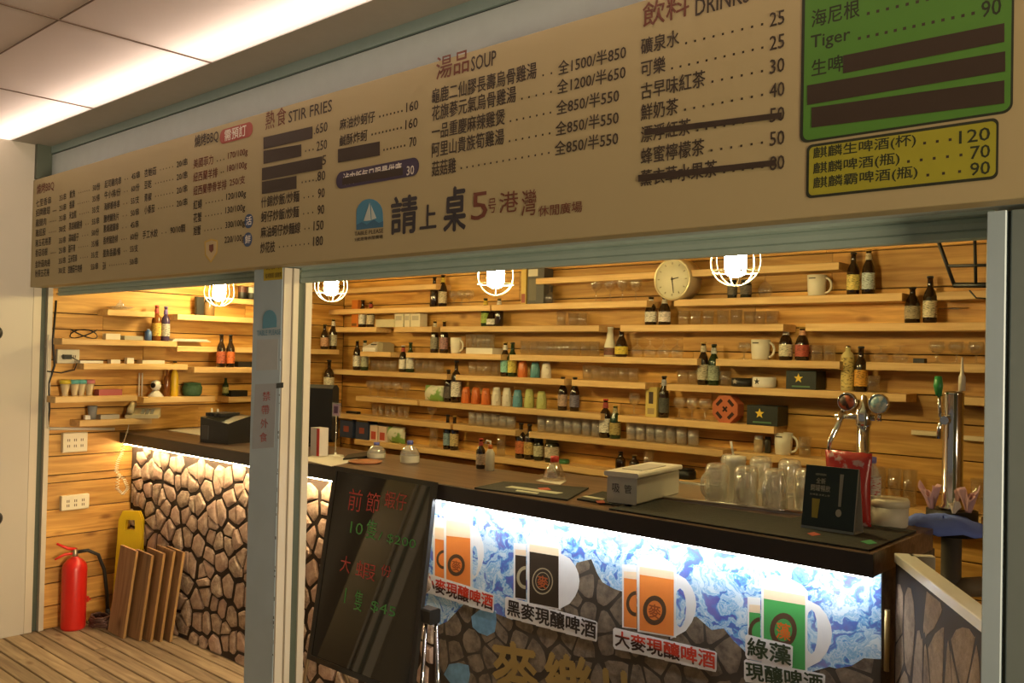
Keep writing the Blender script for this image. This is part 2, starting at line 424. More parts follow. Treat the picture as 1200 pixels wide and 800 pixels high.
EX, EZ = Vector((1,0,0)), Vector((0,0,1))

# ------------------------------------------------------------------ menu sign
YS = 2.085
sign = thing('menu_sign', 'long cream menu board with brown Chinese lettering above the openings', 'sign', (-3, YS, 2.10))
MB().cbox(-2.795, 4.4, 0, .075, 0, .651, .002).build('sign_board', mat('sign_cream', (.40,.325,.165), .55, noise=.02, nscale=2), sign)
bpy.context.view_layer.update()
LET = mat('print_brown', (.045,.030,.020), .6); LETR = mat('print_red_brown', (.15,.042,.022), .6)
LETW = mat('print_white', (.75,.70,.60), .6); NAVY = mat('print_navy', (.036,.030,.034), .6)
sink('s', 'lettering', LET, sign, 'brown printed menu lettering'); sink('sr', 'red_lettering', LETR, sign, 'red brown printed menu lettering')
sink('sw', 'white_lettering', LETW, sign, 'white lettering in the coloured ovals'); sink('dots', 'dot_leader', LET, sign); sink('sm', 'small_print', LET, sign)
sink('sn', 'navy_lettering', NAVY, sign, 'large dark brush lettering of the stall name')
sink('sg', 'box_lettering', mat('print_dark_green', (.022,.028,.010), .6), sign, 'dark lettering in the green and yellow boxes')
YP = YS-.0012
def T(txt, x0, yb, x1, hp, sk='s', off=.012):
    a = at(x0, yb, y=YP); b = at(x1, yb, y=YP); t = at(x0, yb-hp, y=YP)
    queue(txt, a, EX, EZ, b.x-a.x, t.z-a.z, sk, off)
    return a, b.x, t.z
def dots(x0, x1, yl, n, sk='dots'):
    a = at(x0, yl, y=YP); bx = at(x1, yl, y=YP).x
    for k in range(n):
        xx = a.x+(bx-a.x)*(k+.5)/n
        SINKS[sk][0].add([(xx-.0035,YP,a.z-.0035),(xx+.0035,YP,a.z-.0035),(xx+.0035,YP,a.z+.0035),(xx-.0035,YP,a.z+.0035)], [(0,1,2,3)])
def quad(px, name, mt, dy=.0, parent=None, sy=None, label=None):
    yy = (sy if sy is not None else YP)-dy
    par = parent or sign
    pl = par.matrix_world.inverted()
    pts = [pl @ at(a, b, y=yy) for a, b in px]
    o = MB().poly(pts, (0, .0006, 0)).build(name, mt, par)
    if label: o['label'] = label
    return o
def roundbox(px0, ytl, ybl, px1, ytr, ybr, rad, name, mt, dy, sy=None, parent=None, label=None):
    """rounded rectangle given by its left and right edge"""
    yy = (sy if sy is not None else YP)-dy
    a = at(px0, ytl, y=yy); b = at(px0, ybl, y=yy); c = at(px1, ytr, y=yy); d = at(px1, ybr, y=yy)
    x0, x1 = (a.x+b.x)/2, (c.x+d.x)/2; z1 = (a.z+c.z)/2; z0 = (b.z+d.z)/2
    par = parent or sign; pl = par.matrix_world.inverted(); pts = []
    rad = min(rad, (z1-z0)/2-.0005, (x1-x0)/2-.0005)
    for cx, cz, a0 in ((x1-rad,z0+rad,-90),(x1-rad,z1-rad,0),(x0+rad,z1-rad,90),(x0+rad,z0+rad,180)):
        for k in range(7):
            an = math.radians(a0+15*k); pts.append(pl @ Vector((cx+rad*math.cos(an), yy, cz+rad*math.sin(an))))
    o = MB().poly(pts, (0, .0006, 0)).build(name, mt, par)
    if label: o['label'] = label
    return o, (x0, x1, z0, z1)
def line(name, x0, yb, x1, hp, price=None, px0=0, pyb=0, px1=0, php=0, sk='s', psk=None, nd=None):
    T(name, x0, yb, x1, hp, sk)
    if price:
        T(price, px0, pyb, px1, php, psk or sk)
        zl = at(px0, pyb, y=YP).z+.012; gx0 = x1+3; gx1 = px0-3
        if gx1-gx0 > 5:
            n = nd or max(2, int((at(gx1,pyb,y=YP).x-at(gx0,yb,y=YP).x)/.026))
            a = at(gx0, yb, y=YP).x; b = at(gx1, pyb, y=YP).x
            for k in range(n):
                xx = a+(b-a)*(k+.5)/n
                SINKS['dots'][0].add([(xx-.003,YP,zl-.003),(xx+.003,YP,zl-.003),(xx+.003,YP,zl+.003),(xx-.003,YP,zl+.003)], [(0,1,2,3)])
# soup
T('湯品', 511, 94, 549, 26, 'sr', .01); T('SOUP', 552, 83.8, 581, 17)
for nm, yb, x1, pr, p0, pyb, p1 in (('龜鹿二仙膠長壽烏骨雞湯',122,628,'全1500/半850',654,88.4,733), ('花旗蔘元氣烏骨雞湯',142,604,'全1200/半650',653,110.6,732.5),
        ('一品重慶麻辣雞煲',163.8,591,'全850/半550',652,135,725), ('阿里山貴族筍雞湯',184.8,590,'全850/半550',651,159.5,724.5), ('菇菇雞',207,534,'全850/半550',650,182.5,724)):
    line(nm, 506, yb, x1, 17.5, pr, p0, pyb, p1, 16.5)
# drinks
T('飲料', 753, 32.6, 807, 28, 'sr', .01); T('DRINKS', 815, 19, 878, 20)
for nm, yb, x1, pr, pyb in (('礦泉水',64.4,795.6,'25',31.8), ('可樂',90.8,779.5,'25',59.4), ('古早味紅茶',117,826,'30',87), ('鮮奶茶',141.8,794.4,'40',115),
        ('漂浮紅茶',167.5,809,'50',143.7), ('蜂蜜檸檬茶',192.8,825,'50',171.3), ('薰衣草水果茶',218.5,840,'80',200)):
    line(nm, 751, yb, x1, 19, pr, 902, pyb, 919, 16.5)
TAPE = mat('dark_cover_tape', (.040,.024,.014), .5)
quad([(755,151.5),(916,131.5),(916,138.5),(755,158.5)], 'cover_strip', TAPE, .0012)
quad([(748,205),(909,187),(909,194),(748,213)], 'cover_strip', TAPE, .0012)
# green and yellow boxes
KB = mat('box_border', (.025,.028,.015), .5)
roundbox(939, -30, 164, 1188, -60, 136, .02, 'beer_box_border', KB, 0)
roundbox(942.5, -28, 161, 1185, -58, 133, .017, 'beer_box', mat('print_green', (.075,.21,.025), .5), .0008, label='green panel of the beer list')
roundbox(945, 167, 232, 1170, 141, 210, .014, 'beer_box_border', KB, 0)
roundbox(948, 170, 229, 1167, 144.5, 206, .011, 'beer_box', mat('print_yellow', (.32,.30,.02), .5), .0008, label='yellow panel of the beer list')
YP -= .001
T('海尼根', 951, 32.6, 1007, 20, 'sg'); T('Tiger', 950, 61.3, 996, 19, 'sg'); T('生啤', 951, 90, 988, 19, 'sg'); T('90', 1150, 21, 1173, 19, 'sg')
dots(1012, 1130, 17, 10); dots(1002, 1146, 46, 13)
quad([(988,65),(1177,27),(1177,49),(988,86)], 'cover_strip', TAPE, .0006)
quad([(946,100),(1178,60),(1178,83.5),(946,123)], 'cover_strip', TAPE, .0006)
quad([(951,126),(1177,94),(1177,121),(951,149.5)], 'cover_strip', TAPE, .0006)
for nm, yb, x1, pr, p0, pyb in (('麒麟生啤酒(杯)',188,1073,'120',1124,168.6), ('麒麟啤酒(瓶)',206,1054,'70',1137,186.7), ('麒麟霸啤酒(瓶)',223,1075,'90',1137,206)):
    line(nm, 953, yb, x1, 15, pr, p0, pyb, 1160, 15, 'sg')
YP += .001
# stir fries
T('熱', 311, 152.5, 321.5, 21, 'sr', .004); T('食', 324, 148.5, 335, 21, 'sr', .004); T('STIR FRIES', 338, 144, 388.5, 13)
for q in ([(308.7,161),(366,148),(366,162),(308.7,175)], [(308.7,176.5),(353,169),(353,183),(308.7,192)], [(307,197),(377.5,183),(377.5,198),(307,211.6)], [(307,213),(347.3,206),(347.3,221),(307,227.4)],
          [(396,174.8),(445,165.6),(445,182),(396,190.6)]): quad(q, 'cover_strip', TAPE, .0012)
for t_, a, b, c in (('.650',368,157.5,383.5), ('250',371,177,383), ('5',377.5,193.5,382), ('.80',370,212.7,381), ('160',476,131.6,490), ('160',475,151.8,489), ('70',479.6,172.5,487.6)):
    T(t_, a, b, c, 11)
line('什錦炒飯/炒麵', 306, 243.8, 350.4, 13, '90', 372.5, 232.3, 380.3, 11)
line('蚵仔炒飯/炒麵', 306, 261, 350, 13, '90', 372, 251.6, 379.7, 11)
line('麻油蚵仔炒麵線', 305.5, 279, 351.6, 13, '150', 367.4, 270.3, 379, 11)
line('炒花枝', 305, 297, 322, 13, '180', 367, 288.4, 378.3, 11)
T('麻油炒蚵仔', 398, 153, 439, 13); T('鹹酥炸蚵', 398, 172, 430, 13)
dots(443, 473, 137, 7); dots(434, 472, 158, 9); dots(448, 476, 176, 7); dots(356, 369, 177.5, 3); dots(352, 369, 214, 4)
OVN = mat('oval_navy', (.05,.035,.07), .5); OVR = mat('oval_red', (.34,.055,.035), .5)
roundbox(394, 203, 224, 491, 182.5, 202.5, .1, 'navy_oval', OVN, .0006)
YP -= .0008
T('滷肉飯每日限量供應', 402, 217, 470, 14, 'sw'); T('30', 476.5, 205.5, 485, 10.5, 'sw')
quad([(401,208.5),(472,196),(472,205),(401,217)], 'cover_strip', TAPE, .0006)
YP += .0008
# barbecue, right hand column
T('燒烤BBQ', 228, 174, 255.5, 15, 's')
roundbox(257.5, 152.6, 169.6, 296, 142, 159, .1, 'red_oval', OVR, .0006); YP -= .0008; T('需預訂', 263, 165.6, 288, 13, 'sw'); YP += .0008
for nm, yb, x1, pr, p0, pyb, p1, sk in (('美國菲力',197.8,249.5,'170/100g',267,188.6,290,'sr'), ('紐西蘭羊排',213.6,254.6,'180/100g',266,203.5,289,'sr'), ('紐西蘭帶骨羊排',229.4,265,'250/支',269,218.5,287,'sr'),
        ('紅蟳',246,236.5,'120/100g',265,236.6,288,'s'), ('花蟹',261,236,'130/100g',264,252.4,287,'s'), ('旭蟹',276,235,'330/100g',264,269.7,286.5,'s')):
    line(nm, 226.5, yb, x1, 11, pr, p0, pyb, p1, 9.5, sk)
T('220/100g', 263, 287, 286, 9.5)
BADGE = mat('badge_blue', (.05,.09,.19), .5)
for cx, cy, t_ in ((291.5,259,'活'), (290.3,280.6,'鮮')):
    roundbox(cx-5, cy-7.5, cy+9, cx+5, cy-9, cy+7.5, .2, 'blue_badge', BADGE, .0006)
    YP -= .0008; T(t_, cx-3.2, cy+5, cx+3.2, 10, 'sw'); YP += .0008
GOLDP = mat('print_gold', (.55,.36,.06), .5)
quad([(239.5,283),(247.5,279.5),(255,281.5),(254.5,296),(247,308),(240,299)], 'shield_crest', GOLDP, .0)
quad([(241,284.3),(247.5,281.5),(253.7,283),(253.2,295.5),(247,305.5),(241.4,298)], 'shield_field', mat('shield_field_cream', (.52,.40,.20), .5), .0008)
quad([(245,287),(250,286),(250,293),(247.5,296),(245,293)], 'shield_mark', LETR, .0014)
# barbecue, four small columns
T('燒烤BBQ', 43, 228.5, 63, 12, 'sr')
c1 = ('七里香串','招牌雞翅','雞腿肉','雞屁股','豬五花捲蔥','香菇培根','金針菇肉捲','秋葵五花捲'); c2 = ('魷魚','香腸','米血糕','黑胡椒雞排','蒜味骰子','甜不辣','玉米筍串','杏鮑菇牛肉捲')
c3 = ('起司雞肉串','牛小排/份','海鮮蝦卷串','鹽烤鯖魚片','蔥燒雞腿串','香烤豬肋排','墨魚香腸/條','玉米')
for k, (yb, x1, pyb) in enumerate(((243,59.6,236),(254,58.3,248),(266,54,260),(277.7,53.4,272.7),(289.4,59.6,286),(301,55.5,297.6),(314,58.5,309.8),(325,57.6,321))):
    line(c1[k], 42-k*.15, yb, x1, 8.6, ('35/串','25/串','35/串','30/支')[k%4], 69.5-k*.15, pyb, 77.3-k*.1, 8, nd=6, sk='sm')
for k, (yb, x1, pyb) in enumerate(((232.5,88,224.4),(244.7,87,237.4),(257,89.3,250.4),(270,96,264),(283.7,92,277),(296,88,290),(308,90,303),(320.3,96,316.7))):
    line(c2[k], 81.5-k*.3, yb, x1, 9, ('50/份','35/條','35/支','55/串')[k%4], 108.5-k*.3, pyb, 117-k*.3, 8.4, sk='sm')
for k, (yb, x1, pyb) in enumerate(((220.6,141.7,211),(233.4,141,225.5),(247,140,239.8),(261,139,254),(272.8,138.7,268),(286.6,138,281.7),(301.5,141,296),(316,124,311))):
    line(c3[k], 122.5-k*.35, yb, x1, 9, ('45/串','60/份','55/支','50/串')[k%4], 154-k*.3, pyb, 163.6-k*.35, 8.6, sk='sm')
for nm, yb, x1, pyb in (('杏鮑菇',207.9,183,197), ('豆乾',221.7,177.4,212), ('青椒',236.6,177.4,227.7), ('小番茄',250.9,181,243)):
    line(nm, 169, yb, x1, 9.5, '20/串', 207, pyb, 219.3, 9, sk='sm')
line('手工水餃', 167, 280, 184.5, 9.5, '90/10顆', 199.5, 274.5, 217, 9, sk='sm')
# stall logo and name
lg = [(417.5,268)]+[(433-15.5*math.cos(PI*k/10), 250-17*math.sin(PI*k/10)-.02*k) for k in range(11)]+[(449,266)]
quad(lg, 'logo_sky', mat('logo_blue', (.06,.22,.34), .5), .0)
quad([(417.5,263.5),(424,260),(430,263),(438,257),(444,261),(449,259),(449,266),(433,267.5),(417.5,269.5)], 'logo_wave', mat('logo_deep_blue', (.04,.13,.22), .5), .0006)
quad([(426,259),(433,238),(434.5,258)], 'logo_sail', mat('logo_sail_pale', (.45,.50,.45), .5), .0012)
quad([(435.5,257.5),(434.5,240),(441,255.5)], 'logo_sail', mat('logo_sail_pale', (.45,.50,.45), .5), .0012)
T('TABLE PLEASE', 415.5, 276.3, 449, 4.6, 'sm'); T('5號港灣休閒廣場', 415.5, 282.8, 448.5, 4.3, 'sm')
for t_, x0, yb, x1, h in (('請',458,275,488,43), ('上',492,268.5,511,27), ('桌',520,271.5,545,50)): T(t_, x0, yb, x1, h, 'sn', .022)
for t_, x0, yb, x1, h in (('5',552,258.5,571,32), ('号',572,250,581,17), ('港',585,250,607,24), ('灣',611,253.5,628,30)): T(t_, x0, yb, x1, h, 'sr', .004)
T('休閒廣場', 631, 254, 682, 12.5, 'sr', .008)
flush()

# ------------------------------------------------------------------ stickers on the centre post
PX = FRAMEBLUE
yp = YF-.0008
quad([(309,307),(331,304),(331,327),(309,329)], 'warning_sticker', mat('sticker_yellow', (.52,.38,.03), .5), 0, po, yp, 'small yellow sticker with dark lettering')
quad([(301,398),(326,397),(325,433),(300,434)], 'poster_sticker', mat('sticker_pale', (.42,.46,.47), .5), 0, po, yp)
quad([(299,450),(324,449),(321,524),(295,526)], 'notice_sticker', mat('sticker_grey', (.36,.39,.42), .5), 0, po, yp, 'pale notice strip with vertical lettering')
quad([(323,449),(332,448),(332,454),(323,455)], 'tape_scrap', mat('tape_dark', (.05,.06,.06), .5), 0, po, yp)
yp -= .0012
lgp = [(307.5,385)]+[(316-8*math.cos(PI*k/8), 374-11*math.sin(PI*k/8)) for k in range(9)]+[(324,383)]
quad(lgp, 'logo_sticker', mat('logo_blue2', (.10,.30,.42), .5), 0, po, yp, 'blue arched boat logo')
def TP(txt, p0, p1, hp, yy, sk, off=0):
    a = at(p0[0], p0[1], y=yy); b = at(p1[0], p1[1], y=yy); t = at(p0[0], p0[1]-hp, y=yy)
    e = (b-a); w = e.length; e.normalize(); n = Vector((0,-1,0)); u = e.cross(n)*-1
    if u.z < 0: u = -u
    queue(txt, a, e, u, w, abs((t-a).dot(u)), sk, off)
bpy.context.view_layer.update()
sink('p1', 'sticker_lettering', mat('ink_dark_y', (.07,.05,.01), .6), po); sink('p2', 'notice_lettering', mat('ink_red', (.42,.10,.09), .6), po)
sink('p3', 'logo_lettering', mat('ink_blue', (.13,.30,.42), .6), po)
TP('錄影中', (312,316.5), (329,314.5), 10, yp, 'p1'); TP('監視錄影 請微笑', (311,326.5), (330,324.5), 6, yp, 'p1')
TP('TABLE PLEASE', (301,393.5), (329,391.5), 6, yp, 'p3', .01)
for k, c in enumerate('禁帶外食'): TP(c, (308-k*1.2,470+k*16), (317-k*1.2,469+k*16), 11, yp, 'p2')
flush()

# ------------------------------------------------------------------ shelves
ROWN = {2.24:'highest', 2.08:'top', 1.94:'second', 1.755:'third', 1.61:'fourth', 1.415:'fifth', 1.27:'sixth', 1.085:'lowest'}
def xat(px, y, z):
    x = -3.0
    for _ in range(4):
        q = pj((x, y, z)); x = at(px, q[1], y=y).x
    return x
def yat(px, x, z):
    y = 3.0
    for _ in range(6):
        q = pj((x, y, z)); y = at(px, q[1], x=x).y
    return y
SH = {2.24: [(404,511),(628,781),(784,983)], 2.08: [(404,574),(576,758),(790,1057),(1098,1250)], 1.94: [(404,441),(462,506),(516,702),(727,918),(944,1250)],
      1.755: [(422,458),(476,587),(597,817),(839,984),(1015,1250)], 1.61: [(404,524),(534,661),(670,756),(781,1062),(1105,1230)],
      1.415: [(417,489),(492,704),(724,907)], 1.27: [(404,528),(531,604),(620,847),(860,1010)], 1.085: [(415,558),(571,830),(842,1150)]}
for z, segs in SH.items():
    for k, (a, b) in enumerate(segs):
        x0 = max(xat(a, 4.30, z), XL+.005) if a > 404 else XL+.005; x1 = min(xat(b, 4.30, z), XR-.01)
        tag(MB().cbox(x0, x1, 4.30, YB-.001, z-.038, z, .003).build('wall_shelf', SHELF_X),
            'pine shelf board on the back wall, %s row, %s from left' % (ROWN[z], ORD[k]), 'shelf', 'shelves on the back wall')
LS = [(2.24, 2.9, 4.298, 'highest'), (2.11, 3.38, 4.05, 'short upper'), (1.985, 2.494, 2.80, 'topmost front'), (1.978, 2.96, 3.9, 'upper long'), (1.795, 2.222, 2.96, 'second front'),
      (1.765, 2.963, 4.298, 'second rear'), (1.643, 2.356, 3.04, 'third front'), (1.625, 3.042, 4.10, 'third rear'), (1.44, 2.193, 2.70, 'fourth front'), (1.425, 2.742, 3.25, 'fourth middle'),
      (1.415, 3.353, 4.298, 'fourth rear'), (1.29, 2.341, 2.80, 'lowest')]
for z, a, b, nm in LS:
    tag(MB().cbox(XL+.001, XL+(.235 if nm == 'third rear' else .15), a, min(b, 3.95) if nm == 'third rear' else b, z-.038, z, .003).build('wall_shelf', SHELF_Y), 'pine shelf board on the left wall, %s one' % nm, 'shelf', 'shelves on the left wall')

# ------------------------------------------------------------------ bottles and glasses
def bprof(kind, h):
    r = {'long': .030, 'stubby': .034, 'wine': .036, 'round': .038, 'cone': .036, 'can': .031}[kind]
    P = {'long': [(.9,0),(1,.03),(1,.55),(.85,.64),(.45,.76),(.40,.95),(.46,.955),(.46,1)],
         'stubby': [(.9,0),(1,.03),(1,.52),(.80,.66),(.42,.80),(.36,.94),(.44,.95),(.44,1)],
         'wine': [(.9,0),(1,.02),(1,.60),(.70,.70),(.36,.76),(.36,.94),(.42,.945),(.42,1)],
         'round': [(.8,0),(1,.06),(1,.40),(.75,.60),(.40,.78),(.36,.94),(.42,.95),(.42,1)],
         'cone': [(.9,0),(1,.03),(1,.34),(.62,.62),(.45,.9),(.5,.905),(.5,1)],
         'can': [(.85,0),(1,.03),(1,.78),(.62,.86),(.40,.88),(.40,1)]}[kind]
    return r, [(a*r, b*h) for a, b in P]
LABZ = {'long': (.12,.48), 'stubby': (.12,.48), 'wine': (.14,.50), 'round': (.10,.40), 'cone': (.05,.30), 'can': (.08,.75)}
def bottle(pos, kind, h, glassm, lab, neck, cap, label, group=None, cat='bottle', rs=None):
    r, pf = bprof(kind, h)
    if rs: pf = [(a*rs/r, b) for a, b in pf]; r = rs
    t = thing('bottle', label, cat, pos, R.uniform(0, 1), group)
    key = (kind, round(h,3), round(r,3))
    part(t, 'bottle_glass', key, lambda: MB().lathe(pf, 14), glassm)
    if lab:
        a, b = LABZ[kind]
        part(t, 'bottle_label', key+('l',), lambda: MB().lathe([(r+.0008, h*a), (r+.0008, h*b)], 14, cap=False), labelmat(lab))
    if neck:
        rn = pf[-3][0]
        part(t, 'neck_label', key+('n',), lambda: MB().lathe([(rn*1.35+.001, h*.77), (rn+.0012, h*.92)], 12, cap=False), labelmat(neck))
    part(t, 'cap', key+('c',), lambda: MB().lathe([(pf[-1][0]+.001, h*.965), (pf[-1][0]+.002, h*.98), (pf[-1][0], h*1.004), (.0001, h*1.006)], 12), cap)
    return t
YI = 4.372
def sb(px, top, base, row, kind, glassm, lab, neck, cap, label, y=YI, group=None, rs=None):
    x = xat(px, y, row); p = (x, y, row); h = (base-top)/ppm(p)
    return bottle(p, kind, h, glassm, lab, neck, cap, label, group, rs=rs)
G, V = BROWNGLASS, GREENGLASS
CR, WH, YE, RD, GR, BL = (.62,.52,.34), (.75,.70,.60), (.70,.52,.05), (.42,.06,.04), (.30,.40,.05), (.10,.30,.50)
DK = BLACKM; GC = CAPGOLD; WC = WHITE; RC = mat('red_cap', (.5,.03,.02), .4)
for a in (
 (508.5,322,357.5,2.08,'long',G,None,None,DK,'dark bottle on the top row, left of the one with yellow neck'),
 (518.5,320,357.5,2.08,'long',G,CR,YE,DK,'brown bottle with cream label and yellow neck, top row'),
 (424.5,350,382,1.94,'long',G,WH,None,DK,'dark bottle beside the orange box, second row'),
 (434,352,382,1.94,'long',G,CR,RD,GC,'slim bottle with red neck right of the orange box'),
 (568.5,347,380,1.94,'long',V,GR,YE,DK,'bottle with yellow neck and green label under the second bulb'),
 (576.5,358,380,1.94,'round',G,WH,None,DK,'squat bottle with round white label under the second bulb'),
 (584.5,347,380,1.94,'long',G,None,WH,GC,'bottle with pale neck behind the squat white-labelled one'),
 (509,375,413,1.755,'long',G,(.25,.22,.15),CR,GC,'dark bottle with diamond label, third row'),
 (520,375,413,1.755,'long',G,(.35,.18,.17),None,GC,'brown bottle with pinkish oval label beside the white mug'),
 (418,399,434,1.61,'long',G,WH,None,GC,'bottle with white label, leftmost on the fourth row'),
 (427,399,434,1.61,'long',V,(.42,.42,.28),CR,DK,'bottle with greenish label, second from left, fourth row'),
 (472,403,434,1.61,'long',G,WH,RD,WC,'bottle with white and red label right of the small machine'),
 (480.5,399,434,1.61,'long',V,WH,None,DK,'green glass bottle with white label next to the red-labelled one'),
 (591.5,399,439,1.61,'long',G,(.25,.55,.45),WH,GC,'bottle with colourful teal label between mug tray and tumblers'),
 (600,399,439,1.61,'long',V,(.70,.58,.10),None,DK,'dark bottle with yellow label beside the teal-labelled one'),
 (525,433,470.5,1.415,'long',G,(.12,.09,.07),None,DK,'small dark bottle left of the wine bottle'),
 (534,422,471,1.415,'wine',G,WH,None,mat('navy_cap', (.03,.05,.09), .4),'wine bottle with white label left of the orange cups'),
 (762.5,344,377,1.94,'stubby',G,WH,WH,DK,'stubby bottle with white label, left of the pair below the clock'),
 (778.5,344,377,1.94,'stubby',G,(.78,.68,.60),WH,DK,'stubby bottle with white and red label, right of the pair below the clock'),
 (714.7,382,416.5,1.755,'cone',mat('white_ceramic_bottle', (.66,.60,.45), .4),(.20,.08,.05),None,WC,'tall tapered white bottle with brown base band'),
 (728,386,416.5,1.755,'round',G,YE,None,DK,'round brown bottle with yellow shield label'),
 (999.6,291,341,2.08,'long',G,(.78,.60,.16),None,DK,'bottle with yellow label on the top row at right'),
 (1017.5,288,341,2.08,'long',G,(.55,.62,.62),CR,CAPGOLD,'bottle with blue and white label on the top row at right'),
 (1069,334,376,1.94,'stubby',G,(.45,.36,.22),None,DK,'stubby brown bottle with beige label near the wire rack'),
 (1089.5,321,376,1.94,'long',G,(.72,.62,.42),None,DK,'tall brown bottle with cream label near the wire rack'),
 (823.7,398,448,1.61,'long',G,(.50,.44,.30),CR,GC,'tall bottle with cream neck left of the big white mug'),
 (836,400,448,1.61,'long',V,(.32,.36,.26),(.5,.5,.45),DK,'green bottle with dark label left of the big white mug'),
 (920.6,380,418.5,1.755,'stubby',G,(.68,.62,.44),WH,GC,'bottle with plain white label right of the big mug'),
 (939.7,380,418.5,1.755,'stubby',G,(.48,.09,.05),(.65,.35,.2),GC,'bottle with bright red label right of the big mug'),
 (993,402,455,1.61,'can',mat('cream_can', (.62,.52,.22), .4),(.66,.50,.16),None,CHROME,'cream and yellow shaker bottle on the fourth row, right'),
 (1008.5,402,455,1.61,'long',G,(.70,.33,.04),None,DK,'dark bottle with orange label beside the cream shaker'),
 (659,440,479,1.415,'long',G,(.45,.30,.22),None,DK,'dark bottle with beige label right of the green cups'),
 (673,440,479.5,1.415,'long',G,(.18,.16,.22),None,DK,'dark bottle with violet label right of the green cups'),
 (777.5,437.5,486,1.415,'long',G,(.08,.08,.06),(.35,.35,.38),DK,'black-labelled bottle with white letters beside the yellow box'),
 (709,465,510,1.27,'wine',G,WH,RD,RC,'bottle with red neck foil and white label on the sixth row'),
 (720.5,472,511,1.27,'stubby',V,(.42,.32,.10),(.35,.30,.15),GC,'bottle with gold label beside the red-necked one'),
 (524,488,528,1.085,'long',G,(.25,.35,.40),None,DK,'dark bottle with pale blue label on the lowest shelf'),
 (532,489,529,1.085,'long',G,(.62,.48,.22),None,GC,'dark bottle with cream label on the lowest shelf'),
 (610,496,537,1.085,'wine',G,(.62,.18,.06),None,DK,'sauce bottle with red and white label, lowest shelf'),
 (620,497,538,1.085,'wine',G,(.62,.40,.12),None,DK,'sauce bottle with orange oval label, lowest shelf'),
 (727,535,557,1.085,'long',G,None,None,DK,'small dark bottle behind the straw box, left one'),
 (743,537,557,1.085,'long',G,(.35,.2,.1),None,GC,'small dark bottle behind the straw box, right one')):
    sb(*a)

def glass_t(pos, kind, h, label, group, m=None):
    m = m or CLEAR
    t = thing({'tumbler':'tumbler','shot':'shot_glass','snifter':'snifter_glass','goblet':'goblet'}[kind], label, 'glass', pos, 0, group)
    k = (kind, round(h, 2)); h = round(h, 2) if h > .03 else h
    if kind == 'tumbler':
        part(t, 'glass_wall', k, lambda: MB().lathe([(.028,0),(.033,h),(.031,h),(.027,.010),(.0001,.010)], 14), m)
    elif kind == 'shot':
        part(t, 'glass_wall', k, lambda: MB().lathe([(.018,0),(.020,.01),(.024,h),(.0225,h),(.018,.022),(.0001,.022)], 12), m)
    elif kind == 'snifter':      # upside down: rim on the shelf, foot on top
        part(t, 'bowl', k, lambda: MB().lathe([(.026,0),(.038,h*.26),(.036,h*.45),(.015,h*.62),(.005,h*.66)], 14, cap=False), m)
        part(t, 'stem', k+('s',), lambda: MB().lathe([(.005,h*.66),(.004,h*.9),(.005,h*.93),(.028,h*.97),(.028,h)], 12), m)
    else:
        part(t, 'bowl', k, lambda: MB().lathe([(.005,h*.42),(.022,h*.50),(.036,h*.66),(.035,h*.85),(.029,h),(.028,h),(.034,h*.8),(.02,h*.52),(.0001,h*.47)], 14), m)
        part(t, 'stem', k+('s',), lambda: MB().lathe([(.030,0),(.030,.003),(.006,.010),(.004,h*.30),(.005,h*.42)], 12), m)
    return t
def row(pxs, top, base, z, kind, desc, y=YI, m=None, cat=None):
    n = len(pxs)
    for k, px in enumerate(pxs):
        p = (xat(px, y, z), y, z); h = (base-top)/ppm(p)
        o = ORD[k]
        glass_t(p, kind, h, ('%s from left of the %s' % (o, desc)) if n > 1 else desc, desc, m)
row([532,541,550], 339, 357, 2.08, 'goblet', 'three clear goblets right of the yellow-necked bottle')
row([439,446,454,461], 422, 435, 1.61, 'tumbler', 'four clear tumblers under the small machine')
row([491,499,507,515], 422, 436, 1.61, 'tumbler', 'four clear tumblers under the white mug')
row([554,563,571.5,581], 424, 440, 1.61, 'tumbler', 'four tumblers left of the teal-labelled bottle')
row([615,625.6,634.6,644.4,654.7,665,674.4,686,697], 400, 416.5, 1.755, 'tumbler', 'nine tumblers left of the white tapered bottle')
row([657.5,671.6,682], 365, 381, 1.94, 'tumbler', 'three tumblers in mid second row')
row([698,714.7,729,745], 323, 352, 2.08, 'goblet', 'four big goblets left of the clock')
row([746.6,761.6,777.3,793.5], 396, 418, 1.755, 'snifter', 'four upturned snifters right of the shield bottle')
row([801,815,830,847,863,879,890,905], 361, 377.5, 1.94, 'tumbler', 'eight tumblers below the clock and third bulb')
row([957,972], 400, 419, 1.755, 'tumbler', 'two tumblers right of the red-labelled bottle')
row([1032,1055], 400, 419, 1.755, 'snifter', 'two upturned snifters on the right third shelf')
row([1098,1121,1144], 395, 421, 1.755, 'goblet', 'three goblets at the right end of the third row')
row([688.4,698.8,709,719.4,730.6,742], 428, 444.5, 1.61, 'tumbler', 'six tumblers right of the white cup')
row([800,812.5], 431, 447, 1.61, 'tumbler', 'two tumblers left of the tall cream-necked bottle')
row([850], 432, 449, 1.61, 'tumbler', 'single clear tumbler between the tall bottles and the bowls')
row([1023.5], 435, 455, 1.61, 'tumbler', 'single tumbler right of the orange-labelled bottle')
row([434,443,453,464,475], 446, 465, 1.415, 'goblet', 'five short-stemmed glasses on the left fifth shelf')
row([743], 456, 483, 1.415, 'goblet', 'single tall goblet left of the yellow box')
row([796,811,826], 461, 487, 1.415, 'goblet', 'three goblets left of the terracotta octagon')
row([439,446.5,454,461,469,476], 476, 490, 1.27, 'shot', 'six shot glasses on the left sixth shelf')
row([506], 479, 497, 1.27, 'goblet', 'single goblet at the end of the left sixth shelf')
row([554,563,571.6,580.6,590,599], 486, 501, 1.27, 'tumbler', 'six frosted tumblers under the orange cups', m=FROST)
row([635,645.3,655.6,666,676.3,687.5,698.8], 491, 509.5, 1.27, 'tumbler', 'seven frosted tumblers left of the red-necked bottle', m=FROST)
